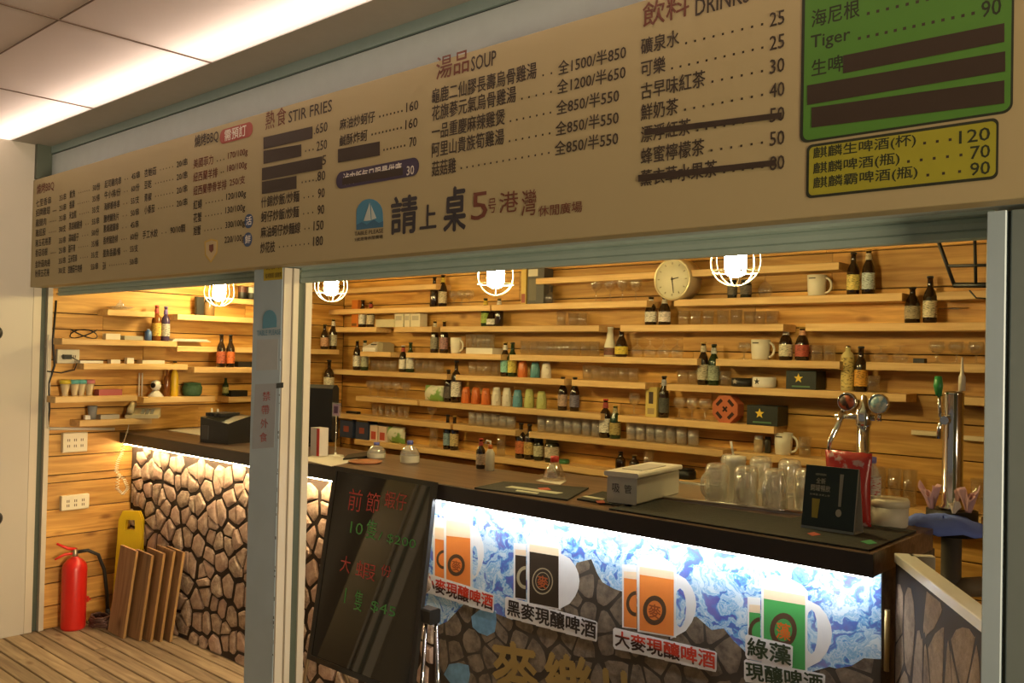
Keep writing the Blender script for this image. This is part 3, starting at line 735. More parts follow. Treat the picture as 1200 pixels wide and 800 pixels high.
row([740,751,763,774,786,798.8,812.5], 496, 516, 1.27, 'tumbler', 'seven tumblers right of the gold-labelled bottle', m=FROST)
row([943], 505, 527, 1.27, 'tumbler', 'single tumbler right of the lower white mug')
row([508,587,760], 500, 527, 1.085, 'tumbler', 'three big clear tumblers spread along the lowest shelf')
row([872], 400, 419, 1.755, 'goblet', 'small goblet just left of the big white mug')
row([896.6], 317, 346, 2.08, 'snifter', 'upturned carafe glass right of the third bulb')
row([644], 330, 352, 2.08, 'snifter', 'upturned bell shaped glass right of the black tin box')
row([1030,1048,1066,1146], 533, 575, 1.085, 'tumbler', 'tall clear beakers on the lowest shelf behind the tap')

# white mugs with handles, inverted coloured cups
def mug(px, top, base, z, wpx, label, y=YI, m=None, emb=True):
    p = (xat(px, y, z), y, z); k = ppm(p); h = (base-top)/k; r = wpx/k/2
    t = thing('mug', label, 'mug', p, 0.0); m = m or mat('mug_white', (.76,.70,.56), .3)
    MB().lathe([(r*.80,0),(r*.88,.004),(r*.96,h*.5),(r,h),(r-.004,h),(r*.85,.008),(.0001,.008)], 20).build('mug_body', m, t)
    pts = [(r*.9+math.sin(a)*h*.30, 0, h*.5+math.cos(a)*h*.36) for a in [PI*q/9 for q in range(10)]]
    MB().tube(pts, .006, 8).build('handle', m, t)
    if emb: MB().box(-.022,.012,-r-.0006,-r*.93,h*.80,h*.86).build('printed_mark', mat('mug_mark', (.12,.10,.08), .6), t)
    return t
mug(534, 395, 413.5, 1.755, 13, 'white mug left of the tray of tumblers', emb=False)
mug(957, 320, 345, 2.08, 22, 'white mug on the top row right of the third bulb')
mug(891, 396, 419.5, 1.755, 22, 'big white mug in the middle of the third row')
mug(918, 502.5, 528, 1.27, 21, 'white mug on the sixth row behind the beer mugs')
CUPC = {'orange': (.62,.16,.035), 'teal': (.10,.28,.30), 'white': (.74,.68,.56), 'blue': (.12,.30,.38), 'green': (.46,.48,.16)}
def cup(px, top, base, z, c, label):
    p = (xat(px, YI, z), YI, z); h = (base-top)/ppm(p)
    t = thing('cup', label, 'cup', p, 0, 'ceramic cups standing upside down')
    key = ('cup', round(h,2)); h = round(h, 2); m = mat('glaze_'+c, CUPC[c], .25)
    part(t, 'cup_body', key, lambda: MB().lathe([(.031,0),(.033,.003),(.032,h*.45),(.026,h*.8),(.021,h),(.018,h-.003),(.0001,h-.003)], 16), m)
    part(t, 'handle', key+('h',), lambda: MB().tube([(.020+.018*math.sin(PI*q/7), -.024, h*.42+.024*math.cos(PI*q/7)) for q in range(8)], .004, 6), m)
for px, c, w in ((546,'orange','first from left'), (557.5,'orange','second from left'), (569.3,'orange','third from left')): cup(px, 455, 474.5, 1.415, c, 'orange upside-down cup, %s on the fifth row' % w)
cup(581.6,455.5,476,1.415,'white','white upside-down cup right of the orange ones, fifth row'); cup(593.8,456,476.5,1.415,'white','white upside-down cup beside the blue one, fifth row')
cup(606.3,456.6,477,1.415,'blue','blue upside-down cup on the fifth row'); cup(620,457,478,1.415,'green','pale green upside-down cup next to the blue one'); cup(634.4,458,479,1.415,'green','pale green upside-down cup at the right end')
cup(612.5,422,441,1.61,'orange','orange upside-down cup on the fourth row'); cup(627,423,441.5,1.61,'teal','teal upside-down cup on the fourth row'); cup(640,423,442,1.61,'white','white upside-down cup on the fourth row')

# boxes, jars and other goods on the back shelves
def bx(name, px0, px1, top, base, z, d, col, label, cat, y=None, extra=None, m=None):
    y = y or YI; x0 = xat(px0, y-d/2, z); x1 = xat(px1, y-d/2, z); h = (base-top)/ppm(((x0+x1)/2, y, z)); w = x1-x0
    t = thing(name, label, cat, ((x0+x1)/2, y, z)); mm = m or mat(name+'_%.2f%.2f%.2f' % tuple(col), col, .5)
    MB().cbox(-w/2, w/2, -d/2, d/2, 0, h, .002).build('box_body', mm, t)
    for e in (extra or []):   # u0,u1,v0,v1 fractions, colour
        MB().box(-w/2+w*e[0], -w/2+w*e[1], -d/2-.001, -d/2+.001, h*e[2], h*e[3]).build('printed_panel', mat('print_%.2f%.2f%.2f' % e[4], e[4], .5), t)
    return t, w, h
bx('bottle_box', 411.5, 418.5, 350, 382, 1.94, .06, (.62,.18,.02), 'tall narrow orange box at left end of second row', 'box', extra=[(.1,.9,.05,.15,(.2,.08,.02))])
bx('paper_stack', 440, 461, 373, 382, 1.94, .1, (.62,.55,.36), 'low stack of papers on the second row', 'papers')
for k, (a, b, w) in enumerate(((462,472,'left'), (473.5,480,'middle'), (481,492,'right'))): bx('carton', a, b, 366.5, 382, 1.94, .07, (.70,.63,.45), 'small cream carton on the second row, %s of three' % w, 'box', extra=[(.15,.85,.5,.85,(.45,.40,.30))])
bx('tin_box', 617.5, 637, 312, 353.5, 2.08, .09, (.06,.055,.045), 'black tin box on the top row with pale top band', 'box', extra=[(.05,.62,.78,.98,(.62,.56,.42)), (.1,.55,.1,.7,(.13,.11,.07))])
bx('bottle_box', 610, 616, 312, 353.5, 2.08, .05, (.66,.45,.10), 'slim yellow box beside the black tin on the top row', 'box', extra=[(.15,.85,.05,.3,(.35,.08,.04))])
bx('carton', 756, 769, 450, 484.5, 1.415, .06, (.60,.46,.12), 'tall yellow carton with dark oval beside the black-labelled bottle', 'box', extra=[(.3,.7,.45,.85,(.05,.03,.02)), (.2,.8,.1,.3,(.35,.25,.1))])
bx('glass_tray', 546, 577, 407, 414, 1.755, .10, (.74,.68,.56), 'white tray holding a row of tumblers, third row', 'tray')
for k, px in enumerate((551,557,563.5,569,574.5)):
    p0 = (xat(px, YI, 1.80), YI, 1.755+7/ppm((xat(px,YI,1.8),YI,1.8))+.0005); glass_t(p0, 'tumbler', .085, '%s from left of the five tumblers on the white tray' % ORD[k], 'five tumblers on the white tray')
def star(t, w, h, d, cu, cv, r, m, dx=0):
    pts = [Vector((dx+cu*w-w/2+math.sin(PI*k/5)*(r if k % 2 == 0 else r*.42), -d/2-.0016, cv*h+math.cos(PI*k/5)*(r if k % 2 == 0 else r*.42))) for k in range(10)]
    MB().poly(pts, (0,.0012,0)).build('star_emblem', m, t)
STARG = mat('star_gold', (.85,.58,.06), .4)
for a, b, tp, bs, z, w in ((921,956,430.5,452,1.61,'fourth'), (875,911,471,494,1.415,'fifth')):
    t, ww, hh = bx('gift_box', a, b, tp, bs, z, .12, (.018,.022,.016), 'black box with a gold star, %s row' % w, 'box', extra=[(.2,.8,.12,.2,(.10,.20,.08))])
    star(t, ww, hh, .12, .42, .6, hh*.26, STARG)
def dish(px, top, base, z, wpx, m, label, mark=None):
    p = (xat(px, YI, z), YI, z); k = ppm(p); h = (base-top)/k; r = wpx/k/2
    t = thing('ashtray', label, 'bowl', p)
    MB().lathe([(r*.9,0),(r,h*.1),(r,h),(r*.92,h),(r*.85,h*.25),(.0001,h*.25)], 24).build('bowl', m, t)
    if mark:
        pts = [Vector((math.sin(PI*q/5)*(.017 if q % 2 == 0 else .007)-.012, -r-.001, h*.6+math.cos(PI*q/5)*(.017 if q % 2 == 0 else .007))) for q in range(10)]
        MB().poly(pts, (0,.02,0)).build('star_emblem', mark, t)
dish(869, 440, 450, 1.61, 24, mat('ashtray_black', (.02,.018,.015), .3), 'black round ashtray left of the white one', mat('grey_mark', (.25,.22,.18), .5))
dish(895.5, 439, 451, 1.61, 27, WHITE, 'white round ashtray with dark star', mat('dark_mark', (.03,.03,.03), .5))
# terracotta octagon
p = at(853.8, 475, y=4.36); k = ppm(p); r = 17.5/k
t = thing('terracotta_block', 'orange terracotta octagonal vent block on the fifth row', 'vent block', (p.x, 4.35, 1.415))
oct_ = [(r*math.cos(PI/8+PI/4*q), r*.98*math.sin(PI/8+PI/4*q)) for q in range(8)]
TC = mat('terracotta', (.50,.13,.045), .7, noise=.15); cz = r*.98*math.cos(PI/8)
MB().poly([Vector((a, -.03, b+cz)) for a, b in oct_], (0,.07,0)).build('block_body', TC, t)
dk = MB()
for a0 in (45, 135, 225, 315):
    a = math.radians(a0); c = Vector((math.cos(a)*r*.60, -.0315, cz+math.sin(a)*r*.60)); u = Vector((-math.sin(a),0,math.cos(a)))*r*.26; v = Vector((math.cos(a),0,math.sin(a)))*r*.11
    dk.poly([c-u-v, c+u-v, c+u+v, c-u+v], (0,.002,0))
for a0 in (45, 135):
    a = math.radians(a0); c = Vector((0,-.0315,cz)); u = Vector((-math.sin(a),0,math.cos(a)))*r*.22; v = Vector((math.cos(a),0,math.sin(a)))*r*.06
    dk.poly([c-u-v, c+u-v, c+u+v, c-u+v], (0,.002,0))
dk.build('vent_slots', mat('slot_dark', (.04,.012,.006), .8), t)
# jars
def jar(px, top, base, z, wpx, body, capm, label, lab=None, y=YI, capf=.16):
    p = (xat(px, y, z), y, z); k = ppm(p); h = (base-top)/k; r = wpx/k/2
    t = thing('jar', label, 'jar', p)
    MB().lathe([(r*.92,0),(r,h*.06),(r,h*.78),(r*.8,h*(1-capf))], 18).build('jar_body', body, t)
    MB().lathe([(r*.86,h*(1-capf)),(r*.88,h*(1-capf*.2)),(r*.82,h),(.0001,h)], 18).build('lid', capm, t)
    if lab: MB().lathe([(r+.0008,h*.2),(r+.0008,h*.68)], 18, cap=False).build('jar_label', labelmat(lab), t)
    return t
DKJ = mat('dark_jar_glass', (.03,.026,.015), .1)
jar(631,515,540.5,1.085,12,DKJ,BLACKM,'dark sauce jar with cream label, lowest shelf',(.60,.55,.35))
jar(646.5,516,543,1.085,17,DKJ,mat('olive_lid',(.10,.10,.05),.4),'wide dark jar with pale label, lowest shelf',(.62,.52,.38))
jar(889,507,526.5,1.27,11,mat('spice',(.42,.30,.16),.4),WHITE,'spice jar with white cap on the sixth row',None,capf=.35)
jar(899.5,508,527,1.27,8,DKJ,BLACKM,'narrow dark jar right of the spice jar')
jar(858,324,346,2.08,11,DKJ,BLACKM,'dark jar behind the third bulb, left one',(.12,.10,.07)); jar(874,324,346,2.08,13,DKJ,BLACKM,'dark jar behind the third bulb, right one',(.14,.11,.08))
jar(804,551,563,1.085,23,BLACKM,BLACKM,'round black tin behind the steel tray')
t, _, _ = bx('small_box', 1070, 1083, 416, 421.5, 1.755, .04, (.02,.02,.02), 'tiny black box between the snifters and goblets', 'box')
jar(661,541,546,1.085,13,mat('green_lid',(.04,.16,.05),.4),mat('green_lid',(.04,.16,.05),.4),'flat green lid lying on the lowest shelf')
# sake boxes, cartons and bags on the lower left
for a, b, w in ((398,413,'left'), (416.5,431,'right')): bx('gift_box', a, b, 494, 516.5, 1.085, .09, (.035,.05,.10), 'dark blue box with red mark, lowest shelf, %s one' % w, 'box', extra=[(.3,.7,.3,.6,(.30,.07,.05)), (.05,.95,.9,.97,(.3,.2,.05))])
for a, b, w in ((433,442,'left'), (443,452.5,'right')): bx('carton', a, b, 500, 518, 1.085, .07, (.70,.55,.45), 'white carton with red picture, lowest shelf, %s one' % w, 'box', extra=[(.2,.8,.1,.6,(.52,.08,.05))])
def bag(px0, px1, top, base, z, m, label, y=YI, parts=None, d=.045):
    x0 = xat(px0, y, z); x1 = xat(px1, y, z); h = (base-top)/ppm(((x0+x1)/2,y,z)); w = x1-x0
    t = thing('snack_bag', label, 'bag', ((x0+x1)/2, y, z)); nu, nv = 10, 9; vs = []; fs = []
    rr = random.Random(int(px0))
    for s in (-1, 1):
        for j in range(nv+1):
            for i in range(nu+1):
                u = i/nu; v = j/nv; f = (math.sin(PI*u)**.5)*(math.sin(PI*min(.97, v*.93+.07))**.6) if 0 < u < 1 else 0
                vs.append(((u-.5)*w*(1-.06*math.sin(PI*v)), s*(d*f+.001)+rr.uniform(-.002,.002), v*h+(rr.uniform(-.003,.003) if 0 < j else 0)))
    K = (nu+1)*(nv+1)
    for s in (0, 1):
        for j in range(nv):
            for i in range(nu):
                a = s*K+j*(nu+1)+i; fs.append((a,a+1,a+nu+2,a+nu+1) if s == 0 else (a,a+nu+1,a+nu+2,a+1))
    for i in range(nu): fs.append((i,K+i,K+i+1,i+1)); a = nv*(nu+1)+i; fs.append((a,a+1,K+a+1,K+a))
    for j in range(nv): a = j*(nu+1); fs.append((a,a+nu+1,K+a+nu+1,K+a)); b = a+nu; fs.append((b,K+b,K+b+nu+1,b+nu+1))
    MB().add(vs, fs, True).build('bag_film', m, t)
    return t, w, h
def blotch(name, c1, c2, sc=8, thr=.52, rough=.35):
    m, tt, b = nt(name); tc = tt.nodes.new('ShaderNodeTexCoord'); n = tt.nodes.new('ShaderNodeTexNoise'); n.inputs['Scale'].default_value = sc; n.inputs['Detail'].default_value = 3
    r_ = tt.nodes.new('ShaderNodeValToRGB'); r_.color_ramp.elements[0].position = thr-.04; r_.color_ramp.elements[1].position = thr+.04
    r_.color_ramp.elements[0].color = tuple(c1)+(1,); r_.color_ramp.elements[1].color = tuple(c2)+(1,)
    tt.links.new(tc.outputs['Object'], n.inputs['Vector']); tt.links.new(n.outputs['Fac'], r_.inputs[0]); tt.links.new(r_.outputs[0], b.inputs['Base Color']); b.inputs['Roughness'].default_value = rough
    return m
GBAG = blotch('white_green_film', (.68,.66,.50), (.22,.38,.08), 14)
bag(453, 475, 503, 522, 1.085, GBAG, 'white and green plastic bag on the lowest shelf'); bag(498, 520, 453, 471, 1.415, GBAG, 'white and green plastic bag on the fifth row')
t = thing('remote_control', 'black remote lying on the sixth row at left', 'remote', (xat(414,YI,1.27), YI, 1.27)); MB().cbox(-.065,.065,-.02,.02,0,.018,.004).build('casing', BLACKM, t); MB().box(-.05,.05,-.012,.012,.018,.0195).build('keypad', mat('keypad_grey',(.08,.08,.08),.5), t)
# label printer on the short third shelf
x = xat(452, YI, 1.755); t = thing('label_printer', 'white label printer with sloping front on the short third-row shelf', 'machine', (x, YI-.0, 1.755), 0)
x = xat(440, YI, 1.755); t.location.x = x
MB().add([(-.075,-.065,0),(.075,-.065,0),(.075,.065,0),(-.075,.065,0),(-.075,-.065,.03),(.075,-.065,.03),(.06,.03,.075),(-.06,.03,.075),(-.06,.065,.07),(.06,.065,.07)],
    [(0,3,2,1),(0,1,5,4),(4,5,6,7),(7,6,9,8),(8,9,2,3),(1,2,9,6,5),(0,4,7,8,3)]).build('casing', WHITE, t)
MB().box(-.02,.03,-.03,.0,.050,.058).build('display_window', BLACKM, t)
for k in range(3): MB().cbox(.081+k*.022, .10+k*.022, -.05, .06, 0, .075-k*.006, .002).build('paper_roll_pack', mat('pack_tan', (.38,.32,.20), .6), t)
# clock
c = at(800.4, 328.8, y=4.40); k = ppm(c); rc = 24.5/k
t = thing('wall_clock', 'round cream wall clock with thin rim', 'clock', (c.x, 4.284, c.z))
MB().lathe([(rc,.12),(rc,.0),(rc*.93,-.008),(rc*.90,.004)], 40, axis=1).build('rim', mat('clock_rim', (.66,.55,.33), .3, metal=.3), t)
MB().lathe([(rc*.91,.004),(rc*.91,.002),(.0001,.002)], 40, axis=1).build('dial', mat('clock_dial', (.72,.66,.48), .6), t)
mk = MB()
for q in range(12):
    a = PI/6*q; u = Vector((math.sin(a),0,math.cos(a))); v = Vector((math.cos(a),0,-math.sin(a))); cc = u*rc*.74; e = u*rc*.05; f = v*rc*.022
    mk.poly([cc-e-f, cc-e+f, cc+e+f, cc+e-f], (0,.001,0))
mk.build('hour_marks', mat('clock_mark', (.40,.34,.22), .6), t)['kind'] = 'stuff'
def hand(ang, L, w, nm):
    a = math.radians(ang); u = Vector((math.sin(a),0,math.cos(a))); v = Vector((math.cos(a),0,-math.sin(a)))*w; o = Vector((0,-.002,0))
    MB().poly([o-u*L*.15-v, o-u*L*.15+v, o+u*L+v*.6, o+u*L-v*.6], (0,.001,0)).build(nm, mat('clock_hand', (.06,.05,.035), .5), t)
hand(172, rc*.66, .0035, 'minute_hand'); hand(80, rc*.36, .004, 'hour_hand')
MB().lathe([(.006,.001),(.006,-.005),(.0001,-.005)], 10, axis=1).build('hub', mat('clock_hand', (.06,.05,.035), .5), t)
tag(MB().tube([at(1100,361.7,y=4.44), at(1135,361.2,y=4.44)], .004, 8).build('metal_rod', CHROME), 'thin bright metal rod on the wall beside the tall bottle', 'rod')
for pa, pb, w in (((1069,505.5),(1100,508),'left'), ((1129,512),(1175,514.5),'right')):
    a = at(*pa, y=4.44); b = at(*pb, y=4.44)
    tag(MB().cbox(a.x, b.x, 4.425, 4.449, a.z-.014, a.z+.008, .002).build('batten', mat('batten_pale', (.74,.60,.38), .6)), 'short pale batten on the back wall beside the chrome tower, %s one' % w, 'batten')
# black hanging wire rack
t = thing('hanging_rack', 'black metal hanging rack at the upper right', 'rack', (0,0,0)); yr = 3.6
def P3(a, b, yy=yr): return at(a, b, y=yy)
MB().tube([P3(1092,262), P3(1119,336)], .007, 4).build('side_bar', BLACKM, t); MB().tube([P3(1142,262), P3(1143.5,333)], .006, 4).build('upright_bar', BLACKM, t)
MB().tube([P3(1111,311.5), P3(1190,310)], .006, 4).build('cross_bar', BLACKM, t); MB().tube([P3(1118,334), P3(1190,334)], .010, 4).build('bottom_bar', BLACKM, t)
MB().tube([P3(1136,340), P3(1144,349), P3(1160,350)], .003, 4).build('hook', BLACKM, t)
a = P3(1092,262); MB().tube([a, (a.x, a.y, 2.80)], .010, 4).build('hanger', BLACKM, t); a = P3(1142,262); MB().tube([a, (a.x, a.y, 2.80)], .009, 4).build('hanger', BLACKM, t)

# ------------------------------------------------------------------ goods on the left wall shelves
XI = XL+.075
def ly(px, z, x=XI): return yat(px, x, z)
def lb(px, top, base, z, kind, g, lab, neck, cap, label, rs=None, x=None):
    x = x or XI; p = (x, ly(px, z, x), z); return bottle(p, kind, (base-top)/ppm(p), g, lab, neck, cap, label, rs=rs)
AMB = mat('amber_glass', (.16,.05,.01), .1)
lb(183,357,398.5,1.795,'wine',AMB,(.62,.38,.06),RD,RC,'amber bottle with orange label on the left wall',.030)
lb(193.5,358,398.5,1.795,'wine',mat('violet_glass',(.05,.03,.08),.1),(.40,.38,.34),(.12,.08,.3),mat('violet_cap',(.12,.08,.25),.4),'violet-necked bottle beside the amber one',.028)
lb(173.5,385,398.5,1.795,'can',mat('blue_can',(.06,.12,.30),.3),None,None,WHITE,'small blue bottle left of the amber one',.022)
lb(258.7,390,428.5,1.625,'long',G,(.45,.10,.04),None,DK,'dark bottle with red label, left of the pair on the left wall', x=-5.60)
lb(269.5,390,428,1.625,'long',G,(.65,.15,.03),None,DK,'dark bottle with orange red label, right of the pair on the left wall', x=-5.60)
lb(204,423,463.5,1.425,'long',mat('yellow_sleeve',(.68,.42,.02),.35),None,None,DK,'bright yellow bottle with black cap on the left wall',.026)
lb(195,431,463.5,1.425,'wine',AMB,None,None,GC,'amber bottle behind the yellow one',.022)
lb(264,448,468,1.425,'long',V,(.4,.4,.15),None,DK,'small green bottle right of the green basket',.022)
lb(380,411-28,412,1.765,'long',G,(.5,.28,.16),None,DK,'shorter dark bottle with reddish label near the corner'); lb(390,376,412,1.765,'long',G,(.5,.45,.32),WH,GC,'taller dark bottle with grey label near the corner')
lb(385,423,463,1.415,'wine',G,(.66,.58,.42),None,DK,'dark wine bottle with cream label near the corner',.040)
# cone cups
for k, (px, c, w) in enumerate(((76,(.60,.45,.03),'yellow'), (87,(.10,.36,.34),'teal, left'), (95,(.10,.36,.34),'teal, right'), (104.5,(.50,.17,.17),'pink'), )):
    p = (XI, ly(px, 1.44), 1.44); t = thing('sundae_cup', 'clear cone cup with coloured lid (%s) on the left wall' % w, 'cup', p, 0, 'cone cups with coloured lids')
    part(t, 'cone_cup', 'cone', lambda: MB().lathe([(.020,0),(.016,.01),(.030,.075)], 12), mat('cup_tan', (.50,.38,.22), .3))
    part(t, 'lid', 'conelid', lambda: MB().lathe([(.033,.075),(.034,.09),(.030,.10),(.0001,.10)], 12), mat('lid_%.2f' % c[0], c, .4))
def lbox(name, px0, px1, top, base, z, dx, m, label, cat, x=XI):
    y0 = ly(px0, z, x+dx/2); y1 = ly(px1, z, x+dx/2); h = (base-top)/ppm((x,(y0+y1)/2,z))
    t = thing(name, label, cat, (x, (y0+y1)/2, z)); MB().cbox(-dx/2, dx/2, -(y1-y0)/2, (y1-y0)/2, 0, h, .002).build('box_body', m, t); return t
lbox('pencil_case', 116, 143, 457.5, 464.5, 1.44, .07, mat('pink_case', (.42,.10,.10), .5), 'flat pink box on the left wall', 'box')
nw = thing('newspaper', 'folded newspapers on the left wall shelf', 'newspaper', (XI, (ly(198,1.795)+ly(245,1.795))/2, 1.795-.0))
nw.location.z = 1.796
for q in range(3): MB().cbox(-.06,.07, -.16+q*.01, .12-q*.012, q*.006, q*.006+.005, .001).build('sheet_stack', mat('newsprint', (.60,.56,.48), .7), nw)
lbox('charger', 130, 141, 421, 425.5, 1.643, .05, WHITE, 'small white charger on the left wall, third shelf', 'charger'); lbox('charger', 149, 157, 419, 425.8, 1.643, .04, WHITE, 'white round-edged adapter on the left wall, third shelf', 'charger')
lbox('white_tray', 167, 193, 422, 426, 1.643, .08, OFFWHITE, 'low white tray on the left wall, third shelf', 'tray')
lbox('paper_stack', 94, 121, 422, 425, 1.6435, .10, mat('paper_warm', (.70,.66,.56), .7), 'white papers on the left wall above the socket', 'papers')
lbox('adapter_box', 124, 141, 391, 398, 1.795, .05, OFFWHITE, 'cream adapter on the left wall, second shelf', 'adapter'); lbox('adapter_box', 146, 168, 393, 398, 1.795, .06, mat('grey_gadget', (.36,.34,.28), .5), 'grey gadget on the left wall, second shelf', 'adapter')
lbox('black_pouch', 279, 297, 425, 431, 1.625, .07, BLACKM, 'black pouch at the end of the left wall shelf', 'pouch'); lbox('black_pouch', 271, 290, 456, 463, 1.415, .07, BLACKM, 'black coiled pouch behind the centre post', 'pouch')
cc = (XI, ly(98,1.795), 1.797)
tag(MB().tube([(cc[0]+.035*math.cos(a*1.0), cc[1]+.07*math.cos(a*.97+.4), cc[2]+.030+.028*math.sin(a*1.3)) for a in [q*.42 for q in range(46)]], .0028, 5).build('coiled_cable', BLACKM), 'black coiled cable on the left wall shelf', 'cable')
# glass dish, framed picture and jar on top
p = (XI, ly(141,1.985), 1.985); t = thing('glass_dish', 'round glass dish on the topmost left shelf', 'dish', p); MB().lathe([(.03,0),(.035,.004),(.085,.022),(.083,.024),(.03,.008)], 20).build('dish_bowl', CLEARB, t); MB().lathe([(.03,.026),(.022,.045),(.006,.055),(.010,.065),(.0001,.07)], 14).build('dish_lid', CLEARB, t)
t = lbox('picture_frame', 230, 239, 344, 366, 1.978, .03, BLACKM, 'dark framed card beside the first bulb', 'frame'); 
p = (XI, ly(245,1.978), 1.978); t = thing('jar', 'clear jar with dark lid behind the first bulb', 'jar', p); MB().lathe([(.036,0),(.038,.09),(.03,.1)], 14).build('jar_body', mat('jar_brown', (.20,.12,.05), .2), t); MB().lathe([(.031,.1),(.031,.12),(.0001,.12)], 14).build('lid', BLACKM, t)
for px, cc_, w in ((284,(.10,.03,.02),'red and black'), (295,(.45,.42,.34),'white and black')):
    p = (XI, ly(px,2.11), 2.11)
    t = thing('can', 'dark can with %s band on the short upper shelf' % w, 'can', p); MB().lathe([(.030,0),(.033,.004),(.033,.10),(.029,.105)], 14).build('can_body', BLACKM, t); MB().lathe([(.0335,.05),(.0335,.09)], 14, cap=False).build('can_band', mat('band%.2f' % cc_[0], cc_, .5), t)
for k, (px, w) in enumerate(((372,'left'), (382,'middle'), (390,'right'))):
    p = (XI, ly(px,2.24), 2.24)
# webcam
p = (XI+.015, ly(181,1.425), 1.425); t = thing('webcam', 'white pan-and-tilt camera with dark lens on the left wall shelf', 'camera', p, math.radians(30))
MB().lathe([(.050,0),(.050,.006),(.030,.028),(.018,.040)], 20).build('base', WHITE, t); MB().lathe([(.0001,.040),(.022,.046),(.032,.062),(.034,.075),(.028,.098),(.014,.108),(.0001,.11)], 18).build('head', WHITE, t)
MB().lathe([(.016,-.036),(.018,-.030),(.014,-.02)], 14, c=(0,0,.076), axis=1).build('lens', BLACKM, t)
for dy in (-.05,-.03): tag(MB().tube([(XL+.02, p[1]-.03+dy, 1.425), (XL+.018, p[1]-.03+dy, 1.425+.155)], .005, 6).build('router_antenna', WHITE), 'white router antenna %s behind the camera' % ('farther left' if dy < -.04 else 'close'), 'antenna')
# green basket
p = (XI, ly(225,1.425), 1.425); t = thing('basket', 'round dark green woven basket on the left wall shelf', 'basket', p); gm = mat('basket_green', (.06,.13,.055), .7, noise=.4, nscale=60)
MB().lathe([(.052,0),(.064,.02),(.066,.06),(.055,.082),(.052,.082),(.060,.055),(.055,.01),(.0001,.01)], 18).build('basket_body', gm, t); MB().lathe([(.056,.083),(.058,.088),(.0001,.095)], 18).build('lid', gm, t)
for k, px in enumerate((248.5, 255.5)):
    p = (-5.40+k*.03, 0, WT); 
# grey cup, small stuff on lowest left shelf
p = (XI, ly(108,1.29), 1.29); t = thing('cup', 'narrow grey paper cup on the lowest left shelf', 'cup', p); MB().lathe([(.022,0),(.030,.085),(.028,.085),(.021,.004),(.0001,.004)], 14).build('cup_body', mat('cup_grey', (.22,.22,.22), .5), t)
lbox('plastic_bag', 118, 140, 487, 492, 1.29, .07, mat('bag_grey', (.45,.42,.36), .5), 'crumpled pale plastic bag on the lowest left shelf', 'bag')
lbox('sauce_cup', 100, 107, 488, 493, 1.29, .03, WHITE, 'tiny white cup on the lowest left shelf', 'cup')
# desk phone
p = (-5.70, 2.765, 1.2905); t = thing('desk_phone', 'beige desk telephone with handset on the left', 'telephone', p, math.radians(58))
PH = mat('phone_beige', (.56,.50,.33), .4)
MB().add([(-.10,-.08,0),(.10,-.08,0),(.10,.08,0),(-.10,.08,0),(-.10,-.08,.022),(.10,-.08,.022),(.10,.08,.060),(-.10,.08,.060)], [(0,3,2,1),(0,1,5,4),(4,5,6,7),(1,2,6,5),(2,3,7,6),(3,0,4,7)]).build('phone_base', PH, t)
MB().tube([(-.07,-.085,.040),(-.07,-.06,.062),(-.07,0,.078),(-.07,.06,.088),(-.07,.09,.078)], [.020,.022,.015,.022,.020], 8).build('handset', PH, t)
kp = MB()
for i in range(4):
    for j in range(3): kp.box(-.01+j*.028, .010+j*.028, -.06+i*.026, -.043+i*.026, .026+i*.0065, .034+i*.0065)
kp.build('keypad', mat('key_grey', (.25,.24,.2), .5), t)
# curly cord, hanging from the phone in front of the wall and stones
pts = []; c0 = at(150, 497, x=-5.62); n = 150
path = [(152,492),(150,503),(146,515),(143,530),(138,540),(136,552),(146,562),(150,572),(144,579),(137,572),(139,555)]
pw = [at(a, b, x=-5.66) for a, b in path]
for i in range(260):
    u = i/259*(len(pw)-1.001); j = int(u); f = u-j; q = pw[j].lerp(pw[j+1], f)
    w = 0.002 if u < 2.2 else .011
    pts.append(q+Vector((w*math.cos(i*1.15), w*math.sin(i*1.15), 0)))
tag(MB().tube(pts, .0021, 4).build('phone_cord', mat('cord_white', (.72,.66,.5), .4)), 'curly white telephone cord hanging from the worktop corner', 'cord')
# sockets
def socket(px0, px1, py0, py1, label, outlets=3):
    a = at(px0, py1, x=XL); b = at(px1, py0, x=XL); t = thing('wall_socket', label, 'socket', (XL, (a.y+b.y)/2, a.z)); w = (b.y-a.y)/2; h = b.z-a.z
    MB().cbox(.0005, .035, -w, w, 0, h, .004).build('socket_box', mat('socket_cream', (.66,.60,.44), .4), t)
    d = MB()
    for k in range(outlets):
        cy = -w*.55+k*(w*1.1/(max(1, outlets-1)))
        for dz in ((.62,.32) if h > .09 else (.5,)):
            d.box(.035,.036, cy-.008, cy-.003, h*dz-.008, h*dz+.008); d.box(.035,.036, cy+.003, cy+.008, h*dz-.008, h*dz+.008)
    d.build('socket_slots', mat('slot_brown', (.10,.07,.04), .6), t); return t
socket(64.5, 90.5, 409.5, 425.5, 'cream wall socket with black plug, upper left', 2)
socket(71, 100, 505.5, 530, 'square cream double socket below the conduit', 3)
socket(69.5, 102, 577.5, 598, 'wide white socket low on the pine wall', 3)
a = at(78, 418, x=XL+.05); t = thing('power_plug', 'black plug and cable in the upper socket', 'plug', a)
MB().cbox(-.014,.02,-.02,.025,-.014,.014,.004).build('plug_body', BLACKM, t)
MB().tube([Vector(q)-Vector(a) for q in (a+Vector((.015,.02,0)), a+Vector((.02,.06,-.02)), a+Vector((0,.05,-.08)), a+Vector((-.02,-.02,-.10)), a+Vector((-.03,-.10,-.09)))], .004, 6).build('plug_cable', BLACKM, t)
vx = XL+.012
tag(MB().tube([at(66,352,x=vx), at(62,400,x=vx), at(64,428,x=vx), at(57,450,x=vx), at(58,480,x=vx), at(56,500,x=vx)], .006, 6).build('wall_cable', BLACKM), 'dark cables running down the left wall', 'cable')
